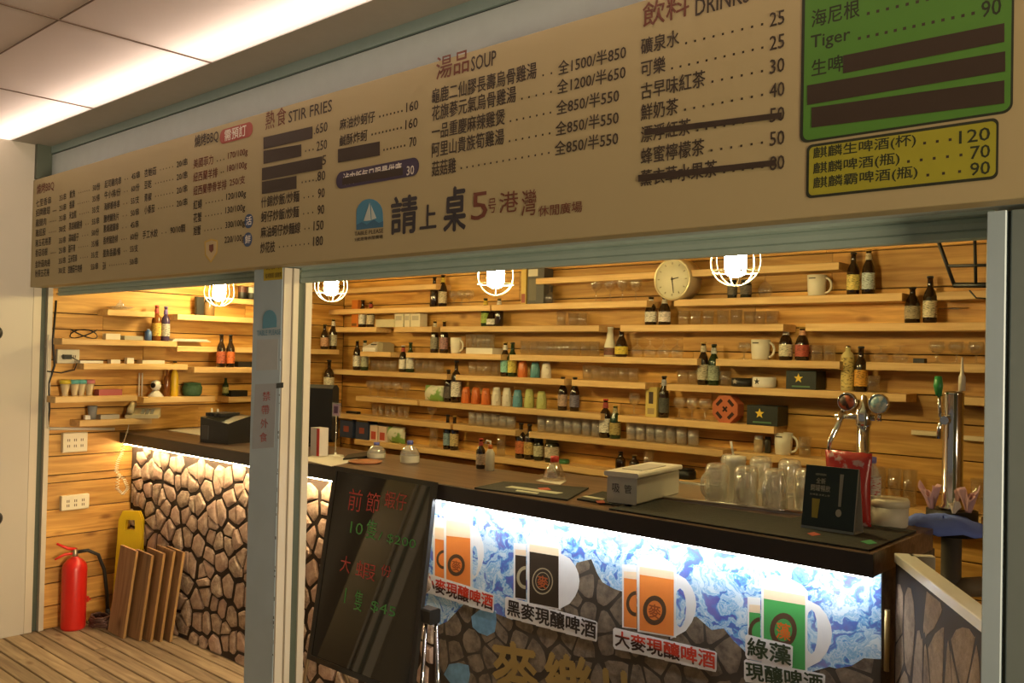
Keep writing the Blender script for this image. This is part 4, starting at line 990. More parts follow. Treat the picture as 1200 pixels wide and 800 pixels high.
tag(MB().tube([at(58,502,x=vx+.004), at(134,502.5,x=vx+.004)], .009, 8).build('cable_conduit', OFFWHITE), 'pale horizontal conduit on the left wall', 'conduit')
tag(MB().tube([at(57,392,x=vx+.003), at(55,470,x=vx+.003), at(56,502,x=vx+.003)], .005, 8).build('cable_conduit', OFFWHITE), 'pale vertical conduit beside the left jamb', 'conduit')

# ------------------------------------------------------------------ pendant cage lamps
def lamp(px, py, idx, label):
    a = at(px, py, y=3.1); t = thing('cage_lamp', label, 'lamp', (a.x, 3.1, 2.13), 0, 'round wire cage lamps along the bar')
    em = emis('glowing_jar_glass', (1, .78, .33), P_LAMP)
    part(t, 'glass_jar', 'jar', lambda: MB().lathe([(.030,.075),(.041,.07),(.041,-.03),(.036,-.052),(.020,-.062),(.0001,-.064)], 16), em)
    part(t, 'socket', 'lsock', lambda: MB().lathe([(.046,.072),(.050,.09),(.048,.13),(.02,.15),(.02,.16)], 16), BLACKM)
    part(t, 'cord', 'lcord', lambda: MB().lathe([(.004,.15),(.004,.669)], 6), BLACKM)
    wires = MB()
    Rr = .098
    for q in range(3):
        an = PI/3*q+.2
        pts = [(Rr*math.cos(b)*math.cos(an), Rr*math.cos(b)*math.sin(an), -.005+Rr*math.sin(b)*.95) for b in [PI+PI*w/16 for w in range(17)]]
        pts = [(pts[0][0]*.55, pts[0][1]*.55, .11)]+[(pts[0][0]*.9, pts[0][1]*.9, .06)]+pts+[(pts[-1][0]*.9, pts[-1][1]*.9, .06)]+[(pts[-1][0]*.55, pts[-1][1]*.55, .11)]
        part(t, 'cage_wire', 'wire%d' % q, lambda: MB().tube(pts, .0028, 5), mat('cage_white', (.75,.68,.55), .4))
    part(t, 'cage_ring', 'ring', lambda: MB().tube([(.088*math.cos(PI*w/12), .088*math.sin(PI*w/12), -.045) for w in range(24)], .0028, 5, closed=True), mat('cage_white', (.75,.68,.55), .4))
lamp(257, 343, 0, 'glowing cage lamp in the left opening'); lamp(388, 335, 1, 'glowing cage lamp just right of the centre post')
lamp(581, 320, 2, 'glowing cage lamp above the orange cups'); lamp(862, 306, 3, 'glowing cage lamp right of the clock')

# ------------------------------------------------------------------ counter with stone front
ctr = thing('bar_counter', 'long bar counter faced with irregular stones and a lit poster', 'counter', (-3.4, 3.0, 0))
MB().box(-2.40, 2.40, YC-3.0, .22, 0, WB).build('counter_body', mat('mortar_dark', (.045,.030,.020), .9, noise=.3, nscale=40), ctr)
def stone_cells(u0, u1, v0, v1, s, rnd):
    pts = []; nu = int((u1-u0)/s); nv = int((v1-v0)/(s*.95))
    for j in range(-1, nv+2):
        for i in range(-1, nu+2):
            pts.append((u0+(i+.5+.5*(j % 2)+rnd.uniform(-.5,.5))*(u1-u0)/nu, v0+(j+.5+rnd.uniform(-.5,.5))*(v1-v0)/nv))
    out = []
    for k, (cx, cy) in enumerate(pts):
        if not (u0 < cx < u1 and v0 < cy < v1): continue
        poly = [(u0,v0),(u1,v0),(u1,v1),(u0,v1)]
        for (qx, qy) in pts:
            if (qx, qy) == (cx, cy) or abs(qx-cx) > 3*s or abs(qy-cy) > 3*s: continue
            mx, my = (cx+qx)/2, (cy+qy)/2; nx, ny = qx-cx, qy-cy; new = []
            for a, b in zip(poly, poly[1:]+poly[:1]):
                da = (a[0]-mx)*nx+(a[1]-my)*ny; db = (b[0]-mx)*nx+(b[1]-my)*ny
                if da <= 0: new.append(a)
                if da*db < 0: t_ = da/(da-db); new.append((a[0]+(b[0]-a[0])*t_, a[1]+(b[1]-a[1])*t_))
            poly = new
            if len(poly) < 3: break
        if len(poly) >= 3:
            ded = [poly[0]]
            for q in poly[1:]:
                if math.hypot(q[0]-ded[-1][0], q[1]-ded[-1][1]) > s*.12: ded.append(q)
            if len(ded) >= 3: out.append(((cx, cy), ded))
    return out
def stone_mat(name, c1, c2, c3, sc=1):
    m, t, b = nt(name); N = t.nodes.new; L = t.links.new
    oi = N('ShaderNodeObjectInfo'); tc = N('ShaderNodeTexCoord')
    n = N('ShaderNodeTexNoise'); n.inputs['Scale'].default_value = 30*sc; n.inputs['Detail'].default_value = 8; n.inputs['Roughness'].default_value = .75
    L(tc.outputs['Object'], n.inputs['Vector'])
    r = N('ShaderNodeValToRGB'); r.color_ramp.elements[0].color = tuple(c1)+(1,); r.color_ramp.elements[0].position = .38; r.color_ramp.elements[1].color = tuple(c2)+(1,); r.color_ramp.elements[1].position = .60
    L(n.outputs['Fac'], r.inputs[0])
    mx = N('ShaderNodeMix'); mx.data_type = 'RGBA'; L(oi.outputs['Random'], mx.inputs[0]); L(r.outputs[0], mx.inputs[6])
    m2 = N('ShaderNodeMix'); m2.data_type = 'RGBA'; m2.inputs[0].default_value = .6; L(r.outputs[0], m2.inputs[6]); m2.inputs[7].default_value = tuple(c3)+(1,)
    L(m2.outputs[2], mx.inputs[7]); L(mx.outputs[2], b.inputs['Base Color']); b.inputs['Roughness'].default_value = .8
    bp = N('ShaderNodeBump'); bp.inputs['Strength'].default_value = .6; bp.inputs['Distance'].default_value = .01; L(n.outputs['Fac'], bp.inputs['Height']); L(bp.outputs[0], b.inputs['Normal'])
    return m
STONE = stone_mat('field_stone', (.24,.165,.12), (.56,.44,.32), (.50,.32,.25))
rs = random.Random(3)
cells = stone_cells(-5.79, -2.88, .0, 1.112, .110, rs)
for k, ((cx, cy), pl) in enumerate(cells):
    g = rs.uniform(.70, .90); g2 = rs.uniform(.76, .92); q = [((x-cx)*g, (z-cy)*g2) for x, z in pl]
    # round corners: midpoints of edges joined with pulled-in corners
    ring = []
    for a, b in zip(q, q[1:]+q[:1]): ring.append((a[0]*.97, a[1]*.97)); ring.append(((a[0]+b[0])/2*rs.uniform(.93,1.03), (a[1]+b[1])/2*rs.uniform(.93,1.03)))
    n = len(ring); d = rs.uniform(.010, .020)
    vs = [(x, .0, z) for x, z in ring]+[(x*.93, -d*.7, z*.93) for x, z in ring]+[(x*.62, -d, z*.62) for x, z in ring]
    fs = [(i, (i+1) % n, n+(i+1) % n, n+i) for i in range(n)]+[(n+i, n+(i+1) % n, 2*n+(i+1) % n, 2*n+i) for i in range(n)]+[tuple(range(2*n, 3*n))]
    o = MB().add(vs, fs, False).build('stone', STONE, ctr, (cx+3.4, YC-3.0, cy))
wt = thing('worktop', 'long dark wooden worktop of the bar counter', 'worktop', (-3.4, 2.66, WB))
MB().cbox(-2.395, 2.452, .0, .56, 0, WT-WB, .003).build('top_board', WALNUT, wt)
MB().cbox(-2.395, 2.453, -.002, .010, -.001, WT-WB-.003, .001).build('front_edge', DARKBAND, wt)
MB().box(.70, 2.0, .56, .72, .03, WT-WB-.002).build('rear_ledge', WALNUT, wt)
# LED strips under the front edge
def led(x0, x1, m, label):
    t = thing('led_strip', label, 'light strip', ((x0+x1)/2, 2.684, WB-.010)); w = (x1-x0)/2
    MB().box(-w, w, -.008, .008, .004, .010).build('strip_base', WHITE, t); MB().box(-w, w, -.005, .005, 0, .004).build('strip_glow', m, t)
led(-5.78, -2.93, emis('led_warm', (1,.72,.38), P_LEDW), 'warm light strip under the worktop above the stones')
led(-2.90, -.97, emis('led_cool', (.92,.96,1), P_LEDC), 'cool white light strip under the worktop above the poster')
MB().box(2.40, 2.452, YC-3.0+.002, .24, 0, WB).build('end_panel', stone_mat('end_panel_rock', (.03,.022,.015), (.22,.16,.10), (.10,.07,.04), .3), ctr)

# ------------------------------------------------------------------ poster on the counter front
YPo = YC-.004
poster = thing('beer_poster', 'bright ice-blue beer poster on the counter front', 'poster', (-1.9, YC, 0))
bpy.context.view_layer.update()
MB().box(-2.865+1.9, -.949+1.9, -.004, -.0005, .02, WB-.003).build('poster_sheet', mat('poster_rock_ground', (.055,.042,.030), .5, noise=.3, nscale=10), poster)
PST = stone_mat('printed_stone', (.09,.065,.04), (.30,.23,.15), (.15,.11,.08), .45)
sm2 = MB()
for (cx, cy), pl in stone_cells(-2.86, -.955, .02, 1.10, .095, random.Random(11)):
    g = .85; ring = []
    q = [((x-cx)*g, (z-cy)*g) for x, z in pl]
    for a, b in zip(q, q[1:]+q[:1]): ring.append((a[0]*.92, a[1]*.92)); ring.append(((a[0]+b[0])/2*1.02, (a[1]+b[1])/2*1.02))
    sm2.poly([Vector((x+cx+1.9, -.0045, z+cy)) for x, z in ring], (0,.0004,0))
sm2.build('printed_stones', PST, poster)
def ice_mat(name):
    m, t, b = nt(name); N = t.nodes.new; L = t.links.new
    tc = N('ShaderNodeTexCoord'); mp = N('ShaderNodeMapping'); mp.inputs['Scale'].default_value = (1, 1, 1)
    n0 = N('ShaderNodeTexNoise'); n0.inputs['Scale'].default_value = 9; n0.inputs['Detail'].default_value = 4
    L(tc.outputs['Object'], n0.inputs['Vector'])
    mv = N('ShaderNodeMix'); mv.data_type = 'VECTOR'; mv.inputs[0].default_value = .16
    L(tc.outputs['Object'], mv.inputs[4]); L(n0.outputs['Color'], mv.inputs[5])
    v = N('ShaderNodeTexVoronoi'); v.feature = 'F1'; v.inputs['Scale'].default_value = 9; L(mv.outputs[1], v.inputs['Vector'])
    w = N('ShaderNodeTexNoise'); w.inputs['Scale'].default_value = 10; w.inputs['Detail'].default_value = 6; w.inputs['Distortion'].default_value = 2.4; L(mv.outputs[1], w.inputs['Vector'])
    r = N('ShaderNodeValToRGB'); cr = r.color_ramp
    cr.elements[0].position = .30; cr.elements[0].color = (.11,.06,.44,1); cr.elements[1].position = .72; cr.elements[1].color = (.72,.84,.90,1)
    for p_, c_ in ((.41,(.08,.14,.55,1)), (.455,(.16,.45,.76,1)), (.50,(.72,.84,.92,1)), (.545,(.22,.50,.74,1)), (.60,(.80,.88,.92,1))):
        e = cr.elements.new(p_); e.color = c_
    L(w.outputs['Fac'], r.inputs[0])
    mx = N('ShaderNodeMix'); mx.data_type = 'RGBA'; mx.inputs[0].default_value = .22; L(r.outputs[0], mx.inputs[6])
    r2 = N('ShaderNodeValToRGB'); r2.color_ramp.elements[0].position = .0; r2.color_ramp.elements[0].color = (.85,.92,.95,1); r2.color_ramp.elements[1].position = .6; r2.color_ramp.elements[1].color = (.10,.30,.62,1)
    L(v.outputs['Distance'], r2.inputs[0]); L(r2.outputs[0], mx.inputs[7])
    L(mx.outputs[2], b.inputs['Base Color']); b.inputs['Roughness'].default_value = .4; return m
ICE = ice_mat('printed_ice')
def pq(pts, name, m, dy, label=None):
    return quad(pts, name, m, dy, poster, YPo-.0008, label)
def smoothp(pts): return pts
pq([(500,560),(1032.5,655),(1032.5,772),(1028,772),(1012,771),(998,780),(980,783),(972,781),(940,790),(880,775),(872,762),(860,751),(848,736),(834,738),(816,722),(790,730),(750,715),(733,694),(720,690),(706,682),(700,672),(693,655),(676,659),(664,690),(600,726),(575,716),(545,706),(524,728),(497,740)], 'ice_picture', ICE, 0, 'blue and white ice pattern')
blob = lambda cx, cy, rx, ry, n=9, s=1: [(cx+rx*math.cos(2*PI*k/n)*(.85+.2*((k*7*s) % 3)/2), cy+ry*math.sin(2*PI*k/n)*(.85+.2*((k*5*s) % 3)/2)) for k in range(n)]
CUBE = mat('printed_ice_cube', (.16,.33,.50), .5, noise=.5, nscale=30)
pq(blob(568,728,16,18), 'ice_cube_picture', CUBE, .0006); pq(blob(537,790,16,16,8,2), 'ice_cube_picture', CUBE, .0006)
PW = mat('poster_white', (.84,.82,.80), .4); PFO = mat('poster_foam', (.86,.66,.44), .4)
def beer(main, small, c, handle, emb, dark=False, hole=None, er=None):
    col = mat('poster_beer_%.2f' % c[0], c, .4)
    x0, x1, yt0, yt1, yb0, yb1, fo = main
    # white outline of the glass and its handle
    hx, hy0, hy1 = handle
    hp = [(x1-4, hy0)]+[(x1-2+(hx-x1+2)*math.sin(PI*k/8)**.6, hy0+(hy1-hy0)*k/8) for k in range(1, 8)]+[(x1-4, hy1)]
    pq(hp, 'mug_handle_picture', PW, .0006)
    if hole: pq([(hole[0]+hole[2]*math.cos(2*PI*k/12), hole[1]+hole[3]*math.sin(2*PI*k/12)) for k in range(12)], 'handle_gap_picture', ICE, .0010)
    pq([(x0-3,yt0-fo),(x0+4,yt0-fo-5),((x0+x1)/2,yt0-fo-7),(x1-3,yt1-fo-3),(x1+3,yt1-fo+4),(x1+2.5,yb1+2),(x0-2.5,yb0+2)], 'mug_outline_picture', PW, .0012)
    pq([(x0,yt0-fo*.55),(x1,yt1-fo*.55),(x1,yt1),(x0,yt0)], 'foam_picture', PFO, .0017)
    pq([(x0,yt0),(x1,yt1),(x1,yb1),(x0,yb0)], 'beer_picture', col, .0018)
    a0, a1, t_, b_, f_ = small
    pq([(a0-2,t_-f_-3),(a1,t_-f_-2),(a1,b_+2),(a0-2,b_)], 'mug_outline_picture', PW, .0008)
    pq([(a0,t_-f_*.6),(a1,t_-f_*.6+1),(a1,t_+1),(a0,t_)], 'foam_picture', PFO, .0010)
    pq([(a0,t_),(a1,t_+1.5),(a1,b_+1),(a0,b_-1)], 'beer_picture', col, .0011)
    ex_, ey_ = emb; r = er or 12
    ink = mat('emblem_ink' if not dark else 'emblem_ink_pale', (.09,.045,.02) if not dark else (.42,.36,.22), .5)
    def ring(ro, ri, m, dy, n=24):
        for k in range(n):
            pass
        mb = MB(); pl = poster.matrix_world.inverted(); yy = YPo-.0008-dy
        o_ = [pl @ at(ex_+ro*.88*math.cos(2*PI*k/n), ey_+ro*1.12*math.sin(2*PI*k/n), y=yy) for k in range(n)]
        i_ = [pl @ at(ex_+ri*.88*math.cos(2*PI*k/n), ey_+ri*1.12*math.sin(2*PI*k/n), y=yy) for k in range(n)]
        mb.add(o_+i_, [(k,(k+1) % n,n+(k+1) % n,n+k) for k in range(n)]).build('emblem_ring', m, poster)
    ring(r, r*(.66 if not dark else .9), ink, .0024)
    # the part of the same emblem that shows on the smaller glass behind
    mb = MB(); pl = poster.matrix_world.inverted(); yy = YPo-.0008-.0014; sx = a1; sy_ = t_+(b_-t_)*.52; r2 = r*.88
    ro = [pl @ at(sx-.5+r2*.86*math.cos(PI*.5+PI*k/12), sy_+r2*1.1*math.sin(PI*.5+PI*k/12), y=yy) for k in range(13)]
    ri = [pl @ at(sx-.5+r2*.60*math.cos(PI*.5+PI*k/12), sy_+r2*.77*math.sin(PI*.5+PI*k/12), y=yy) for k in range(13)]
    mb.add(ro+ri, [(k,k+1,14+k,13+k) for k in range(12)]).build('emblem_ring', ink, poster)
    if dark: ring(r*.68, r*.62, ink, .0024)
    sink('e%.1f' % ex_, 'emblem_lettering', mat('emblem_red', (.40,.09,.02), .5) if not (c[1] > .3) else mat('emblem_orange', (.65,.16,.02), .5), poster)
    TP('麥' if c[1] < .3 else '藻', (ex_-r*.45, ey_+r*.5), (ex_+r*.45, ey_+r*.72), r*1.05, YPo-.0034, 'e%.1f' % ex_, .02)
beer((523,551,627.5,630.5,684,689,34), (509.6,520.5,631,678,22), (.86,.26,.05), (567,610,684), (534.6,662), hole=(556,657,4,18), er=11.5)
beer((620.5,654.5,646,651.5,706,712.5,16), (603.8,616.5,650,701,11), (.035,.022,.012), (679,645,716), (635.8,680.7), True, er=14)
beer((749.5,789.5,673,679,738,745,17), (731,746,677,735,13), (.86,.26,.05), (816,668,749), (767,715), hole=(797,712,7,23), er=15.5)
beer((895,943.5,701,709,775,790,20), (878,891,717,762,15), (.07,.36,.09), (975,699,786), (918,738), hole=(951,740,7,26), er=18)
flush()
INKB = mat('caption_black', (.03,.02,.015), .5)
mred, tr_, br_ = nt('caption_red_black')
_tc = tr_.nodes.new('ShaderNodeTexCoord'); _sp = tr_.nodes.new('ShaderNodeSeparateXYZ'); tr_.links.new(_tc.outputs['Generated'], _sp.inputs[0])
_ad = tr_.nodes.new('ShaderNodeMath'); _ad.operation = 'MULTIPLY_ADD'; _ad.inputs[1].default_value = .42; tr_.links.new(_sp.outputs[0], _ad.inputs[0]); tr_.links.new(_sp.outputs[2], _ad.inputs[2])
_r = tr_.nodes.new('ShaderNodeValToRGB'); _r.color_ramp.elements[0].position = .56; _r.color_ramp.elements[0].color = (.04,.015,.01,1); _r.color_ramp.elements[1].position = .66; _r.color_ramp.elements[1].color = (.62,.05,.02,1)
tr_.links.new(_ad.outputs[0], _r.inputs[0]); tr_.links.new(_r.outputs[0], br_.inputs['Base Color'])
def caption(txt, p0, p1, h, m, key):
    n = len(txt)
    for k in range(n):
        f0, f1 = k/n, (k+1)/n; e = 2.6
        a = (p0[0]+(p1[0]-p0[0])*f0-e, p0[1]+(p1[1]-p0[1])*f0+e); b = (p0[0]+(p1[0]-p0[0])*f1+e*.6, p0[1]+(p1[1]-p0[1])*f1+e)
        pq([(a[0],a[1]-h*.15),(a[0]+2,a[1]+1),(b[0]-1,b[1]+.5),(b[0],b[1]-2),(b[0]+.5,b[1]-h-e*1.2),(b[0]-2,b[1]-h-e*2),(a[0]+2,a[1]-h-e*2.1),(a[0],a[1]-h-e*1.4)], 'caption_outline', PW, .0040+k*.00012)
    bpy.context.view_layer.update()
    sink(key, 'caption_lettering', m, poster)
    TP(txt, p0, p1, h, YPo-.0068, key, .028)
caption('小麥現釀啤酒', (497,690), (577,715), 17, mred, 'c1'); caption('黑麥現釀啤酒', (594.5,720), (698,748.5), 18.5, INKB, 'c2')
caption('大麥現釀啤酒', (721,756.5), (838,784), 18.5, mred, 'c3')
INKG = mat('caption_green_black', (.03,.05,.02), .5)
caption('綠藻', (876,768), (927,780), 22, INKG, 'c4'); caption('現釀啤酒', (874.5,795), (965,812), 20, INKG, 'c5')
bpy.context.view_layer.update(); sink('gold', 'gold_lettering', mat('poster_gold', (.36,.24,.07), .4), poster, 'large gold lettering on the poster')
TP('麥', (580,816), (632,827), 66, YPo-.0016, 'gold', .03); TP('樂', (641,830), (698,842), 66, YPo-.0016, 'gold', .03); TP('比', (710,850), (756,860), 66, YPo-.0016, 'gold', .03)
flush()

# ------------------------------------------------------------------ half door with printed stones between counter and jamb
A = at(1047, 655, y=2.78); B = at(1147, 727, z=WT-.02)
A = Vector((-.925, 2.80, 0)); B = at(1148, 722, z=1.178); B.z = 0; B = A+(B-A)*1.06; dirv = (B-A); Ld = dirv.length; ang = math.atan2(dirv.y, dirv.x)
hd = thing('half_door', 'low swing door with printed stones and white top edge', 'door', (A.x, A.y, 0), ang)
MB().box(.0, Ld, -.004, .030, .05, 1.165).build('door_leaf', mat('door_dark', (.05,.036,.025), .8), hd)
MB().cbox(-.004, Ld, -.008, .044, 1.150, 1.178, .002).build('top_edge', mat('edge_white', (.95,.94,.90), .4), hd)
MB().cbox(-.004, .03, .032, .10, 1.10, 1.178, .002).build('hinge_block', WHITE, hd)
sm3 = MB(); rq = random.Random(5)
for (cx, cy), pl in stone_cells(.005, Ld-.005, .036, .684, .115, rq):
    cy /= .6; q = [((x-cx)*.86, (z/.6-cy)*.92) for x, z in pl]; ring = []
    for a, b in zip(q, q[1:]+q[:1]): ring.append((a[0]*.92, a[1]*.92)); ring.append(((a[0]+b[0])/2*1.02, (a[1]+b[1])/2*1.02))
    sm3.poly([Vector((x+cx, -.0045, z+cy)) for x, z in ring], (0,.0006,0))
sm3.build('printed_stones', stone_mat('printed_stone_door', (.13,.085,.05), (.52,.38,.25), (.24,.17,.11), .35), hd)
a = at(1041, 727, y=2.745)
tag(MB().lathe([(.008,-.09),(.008,.09)], 8, c=(a.x, 2.735, .93)).build('hinge_post', mat('brass_dull', (.35,.25,.10), .4, metal=.6)), 'slim brass hinge on the counter end', 'hinge')

# ------------------------------------------------------------------ chalkboard on a stand
TL = at(394, 549, y=2.635); TR = at(508, 557, y=2.635); BLc = at(363, 769, y=2.44); 
ux = (TR-TL).normalized(); ux.z = 0; ux.normalize()
w = (TR-TL).length; dn = (BLc-TL); hgt = dn.length
vdn = Vector((dn.x, dn.y, dn.z)).normalized()
cbt = thing('menu_chalkboard', 'black writing board with red and green handwriting leaning on a stand', 'board', TL)
nrm = ux.cross(vdn); 
if nrm.y > 0: nrm = -nrm
def bp_(u, v, o=0): return ux*u+vdn*v+nrm*o
def slab(u0, u1, v0, v1, o0, o1): 
    q = [bp_(u,v,o) for o in (o0,o1) for u, v in ((u0,v0),(u1,v0),(u1,v1),(u0,v1))]
    return MB().add(q, [(0,1,2,3),(7,6,5,4),(0,4,5,1),(1,5,6,2),(2,6,7,3),(3,7,4,0)])
slab(0, w, 0, hgt, -.012, 0).build('writing_panel', mat('board_gloss_black', (.022,.017,.011), .07, spec=.75), cbt)
fr = mat('board_frame_black', (.02,.017,.013), .3)
slab(-.012, w+.012, -.012, .010, -.016, .006).build('frame_rail', fr, cbt); slab(-.012, w+.012, hgt-.01, hgt+.012, -.016, .006).build('frame_rail', fr, cbt)
slab(-.012, .010, .010, hgt-.01, -.016, .006).build('frame_stile', fr, cbt); slab(w-.010, w+.012, .010, hgt-.01, -.016, .006).build('frame_stile', fr, cbt)
bpy.context.view_layer.update()
sink('h1', 'red_handwriting', mat('chalk_red', (.34,.035,.03), .6), cbt); sink('h2', 'green_handwriting', mat('chalk_green', (.05,.22,.05), .6), cbt)
def H(txt, px0, px1, pb, h, sk):
    # board coordinates from pixel positions
    def uv(px, py):
        d = ray(px, py); t_ = (TL-CAM).dot(nrm)/d.dot(nrm); q = CAM+d*t_-TL
        vv = q.dot(vdn)-q.dot(ux)*ux.dot(vdn); vv /= (1-ux.dot(vdn)**2); uu = q.dot(ux)-vv*ux.dot(vdn); return uu, vv
    u0, v0 = uv(px0, pb); u1, _ = uv(px1, pb); _, v1 = uv(px0, pb-h)
    queue(txt, TL+bp_(u0, v0, .0012), ux, -vdn, u1-u0, v0-v1, sk, -.004)
H('前', 407, 423, 597, 26, 'h1'); H('節', 428, 444, 599, 24, 'h1'); H('蝦仔', 450, 476, 594, 20, 'h1'); H('10', 410, 425, 624, 14, 'h2'); H('隻', 428, 441, 630, 23, 'h2'); H('/ $200', 443, 488, 634, 12, 'h2')
H('大', 398, 410, 669, 20, 'h1'); H('蝦', 416, 440, 675, 20, 'h1'); H('份', 446, 458, 674, 14, 'h1'); H('1', 403, 404.6, 706, 18, 'h2'); H('隻', 414, 424, 714, 25, 'h2'); H('$45', 434, 464, 716, 14, 'h2')
flush()
# stand legs
STD = mat('stand_bronze', (.28,.20,.11), .35, metal=.7)
gl = [TL+bp_(-.03, .38, -.02), Vector((TL.x-.08, 2.42, .0))]
MB().tube([Vector(q)-TL for q in (TL+bp_(-.018, hgt*.45, -.03), (TL+bp_(-.05, hgt*1.0, -.03)), Vector(((TL+bp_(-.07,hgt*1.35,0)).x, 2.40, .005)))], .008, 8).build('stand_leg', STD, cbt)
q0 = TL+bp_(w+.015, hgt*.62, -.03)
MB().tube([q0-TL, Vector((q0.x+.00, 2.50, .005))-TL], .009, 8).build('stand_leg', CHROME, cbt)
MB().tube([q0+Vector((.035,.02,-.02))-TL, Vector((q0.x+.05, 2.60, .005))-TL], .009, 8).build('stand_leg', CHROME, cbt)
MB().cbox(-.02, .05, -.03, .03, -.03, .03, .006).build('stand_clamp', BLACKM, cbt, q0-TL)
MB().tube([TL+bp_(.1,hgt*.9,-.03)-TL, Vector((TL.x+.2, 2.70, .005))-TL], .009, 8).build('stand_leg', STD, cbt)

# ------------------------------------------------------------------ things on the worktop
def wk(px, py, z=WT): return at(px, py, z=z)
def flat(name, pxs, th, m, label, cat, z=WT):
    P = [wk(a, b, z+th) for a, b in pxs]; c = sum(P, Vector())/len(P); c.z = z+.0004
    t = thing(name, label, cat, c); MB().poly([Vector((q.x-c.x, q.y-c.y, th)) for q in P], (0,0,-th)).build('sheet', m, t); return t
flat('paper_sheets', [(352,538),(374,531),(422,538),(388,546)], .003, mat('paper_white', (.74,.68,.60), .7), 'white paper sheets on the worktop right of the post', 'papers')
flat('paper_sheets', [(198,504),(235,496),(262,500),(236,510)], .003, mat('paper_white', (.74,.68,.60), .7), 'white paper sheets on the worktop left of the printer', 'papers')
c = wk(428, 542); t = thing('wooden_saucer', 'round orange brown coaster on the worktop', 'coaster', c); MB().lathe([(.07,0),(.085,.006),(.084,.010),(.07,.006),(.0001,.006)], 24).build('saucer', mat('saucer_wood', (.42,.16,.07), .4), t)
# clear card stand
c = wk(393, 534); t = thing('card_stand', 'slim stand with a lilac card on the worktop', 'card stand', c); k = ppm(c)
MB().lathe([(.045,0),(.045,.004),(.006,.008),(.006,.018)], 16).build('base', WHITE, t); MB().lathe([(.003,.01),(.003,50/k)], 6).build('rod', CHROME, t)
MB().cbox(-.036, .036, -.002, .002, 46/k, 62/k, .001).build('card_holder', glass('acrylic', (.9,.88,.92), .1), t); MB().box(-.026,.026,-.0035,-.0025,47.5/k,60.5/k).build('card', mat('card_lilac', (.36,.24,.34), .5), t)
MB().box(-.016,.016,-.0045,-.0036,50/k,58/k).build('card_print', mat('card_print', (.10,.04,.10), .5), t)
t = flat('tablet', [(408,532),(452,526),(450,532),(402,537)], .012, BLACKM, 'black flat tablet on the worktop behind the coaster', 'tablet')
# red carton with picture by the post
c = wk(366, 535); t = thing('drink_carton', 'red and white carton beside the post', 'carton', (c.x-.0, c.y+.05, WT)); MB().cbox(-.05,.03,-.03,.03,0,.15,.003).build('carton_body', mat('carton_white', (.55,.50,.46), .5), t); MB().box(.008,.0302,-.0312,-.0295,0.002,.148).build('red_panel', mat('carton_red', (.5,.03,.025), .5), t)
# monitor (seen right of post) and its left edge
c = wk(372, 527); t = thing('pos_monitor', 'black touch monitor standing behind the centre post', 'monitor', (c.x-.28, 3.10, WT), math.radians(18))
MB().cbox(-.26,.24,-.015,.05,.03,.36,.02).build('screen_case', BLACKM, t); MB().box(-.24,.22,.0505,.052,.05,.34).build('screen', emis('screen_blue', (.25,.42,.65), .5), t); MB().cbox(-.05,.05,0,.05,.01,.1,.01).build('stand_neck', BLACKM, t); MB().cbox(-.11,.11,-.07,.09,0,.012,.004).build('stand_foot', BLACKM, t)
a = at(291, 515, z=WT); t = thing('screen_sliver', 'small pale blue lit panel added for the monitor screen at the left edge of the post', 'display', (a.x+.04, a.y+.1, WT), math.radians(12)); MB().cbox(-.06,.06,0,.02,0,.15,.004).build('display_case', BLACKM, t); MB().box(-.052,.052,-.0015,-.0002,.015,.14).build('display_screen', emis('screen_pale', (.35,.50,.70), .6), t)  # separate lit panel added for the monitor screen showing left of the post
# receipt printer
c = wk(262, 521); t = thing('receipt_printer', 'boxy black receipt printer on the worktop in the left opening', 'printer', (-4.83, 2.84, WT), math.radians(12))
MB().add([(-.11,-.08,0),(.12,-.08,0),(.12,.10,0),(-.11,.10,0),(-.11,-.08,.15),(.12,-.08,.12),(.12,.10,.16),(-.11,.10,.17)], [(0,3,2,1),(0,1,5,4),(4,5,6,7),(1,2,6,5),(2,3,7,6),(3,0,4,7)]).build('printer_case', mat('printer_black', (.020,.017,.014), .3), t)
for k in range(4): MB().cbox(-.09+k*.035, -.07+k*.035, -.06, .09, .155, .175, .003).build('cover_rib', BLACKM, t)
MB().cbox(-.10,-.04,-.083,-.079,.02,.10,.001).build('front_badge', mat('badge_grey', (.06,.055,.05), .4), t)
for k, px in enumerate((248.5, 255.5)):
    a = at(px, 470, y=3.05)
    t = thing('dropper_bottle', 'small white dropper bottle behind the printer, %s one' % ('left', 'right')[k], 'bottle', (a.x, 3.05, WT)); MB().lathe([(.022,0),(.022,.10),(.008,.125),(.006,.165),(.0001,.17)], 12).build('bottle_body', WHITE, t); MB().lathe([(.0225,.03),(.0225,.08)], 12, cap=False).build('bottle_label', mat('label_pale', (.55,.5,.4), .5), t)
# clear jugs with blue caps
for px, py, tp, w in ((441,537,518,'left'), (480,543,516,'right')):
    c = wk(px, py); c.y = min(c.y, 3.13); c.x = xat(px, c.y, WT); k = ppm(c); h = (py-tp)/k
    t = thing('water_jug', 'clear plastic jug with blue cap, %s one' % w, 'bottle', c)
    MB().lathe([(.045,0),(.048,.004),(.048,h*.45),(.035,h*.66),(.014,h*.82),(.013,h*.86)], 16).build('jug_body', CLEARB, t)
    MB().lathe([(.016,h*.84),(.016,h),(.0001,h)], 12).build('cap', mat('cap_blue', (.10,.12,.42), .4), t); MB().lathe([(.0485,h*.08),(.0485,h*.36)], 16, cap=False).build('jug_label', mat('jug_label_pale', (.55,.52,.42), .5), t)
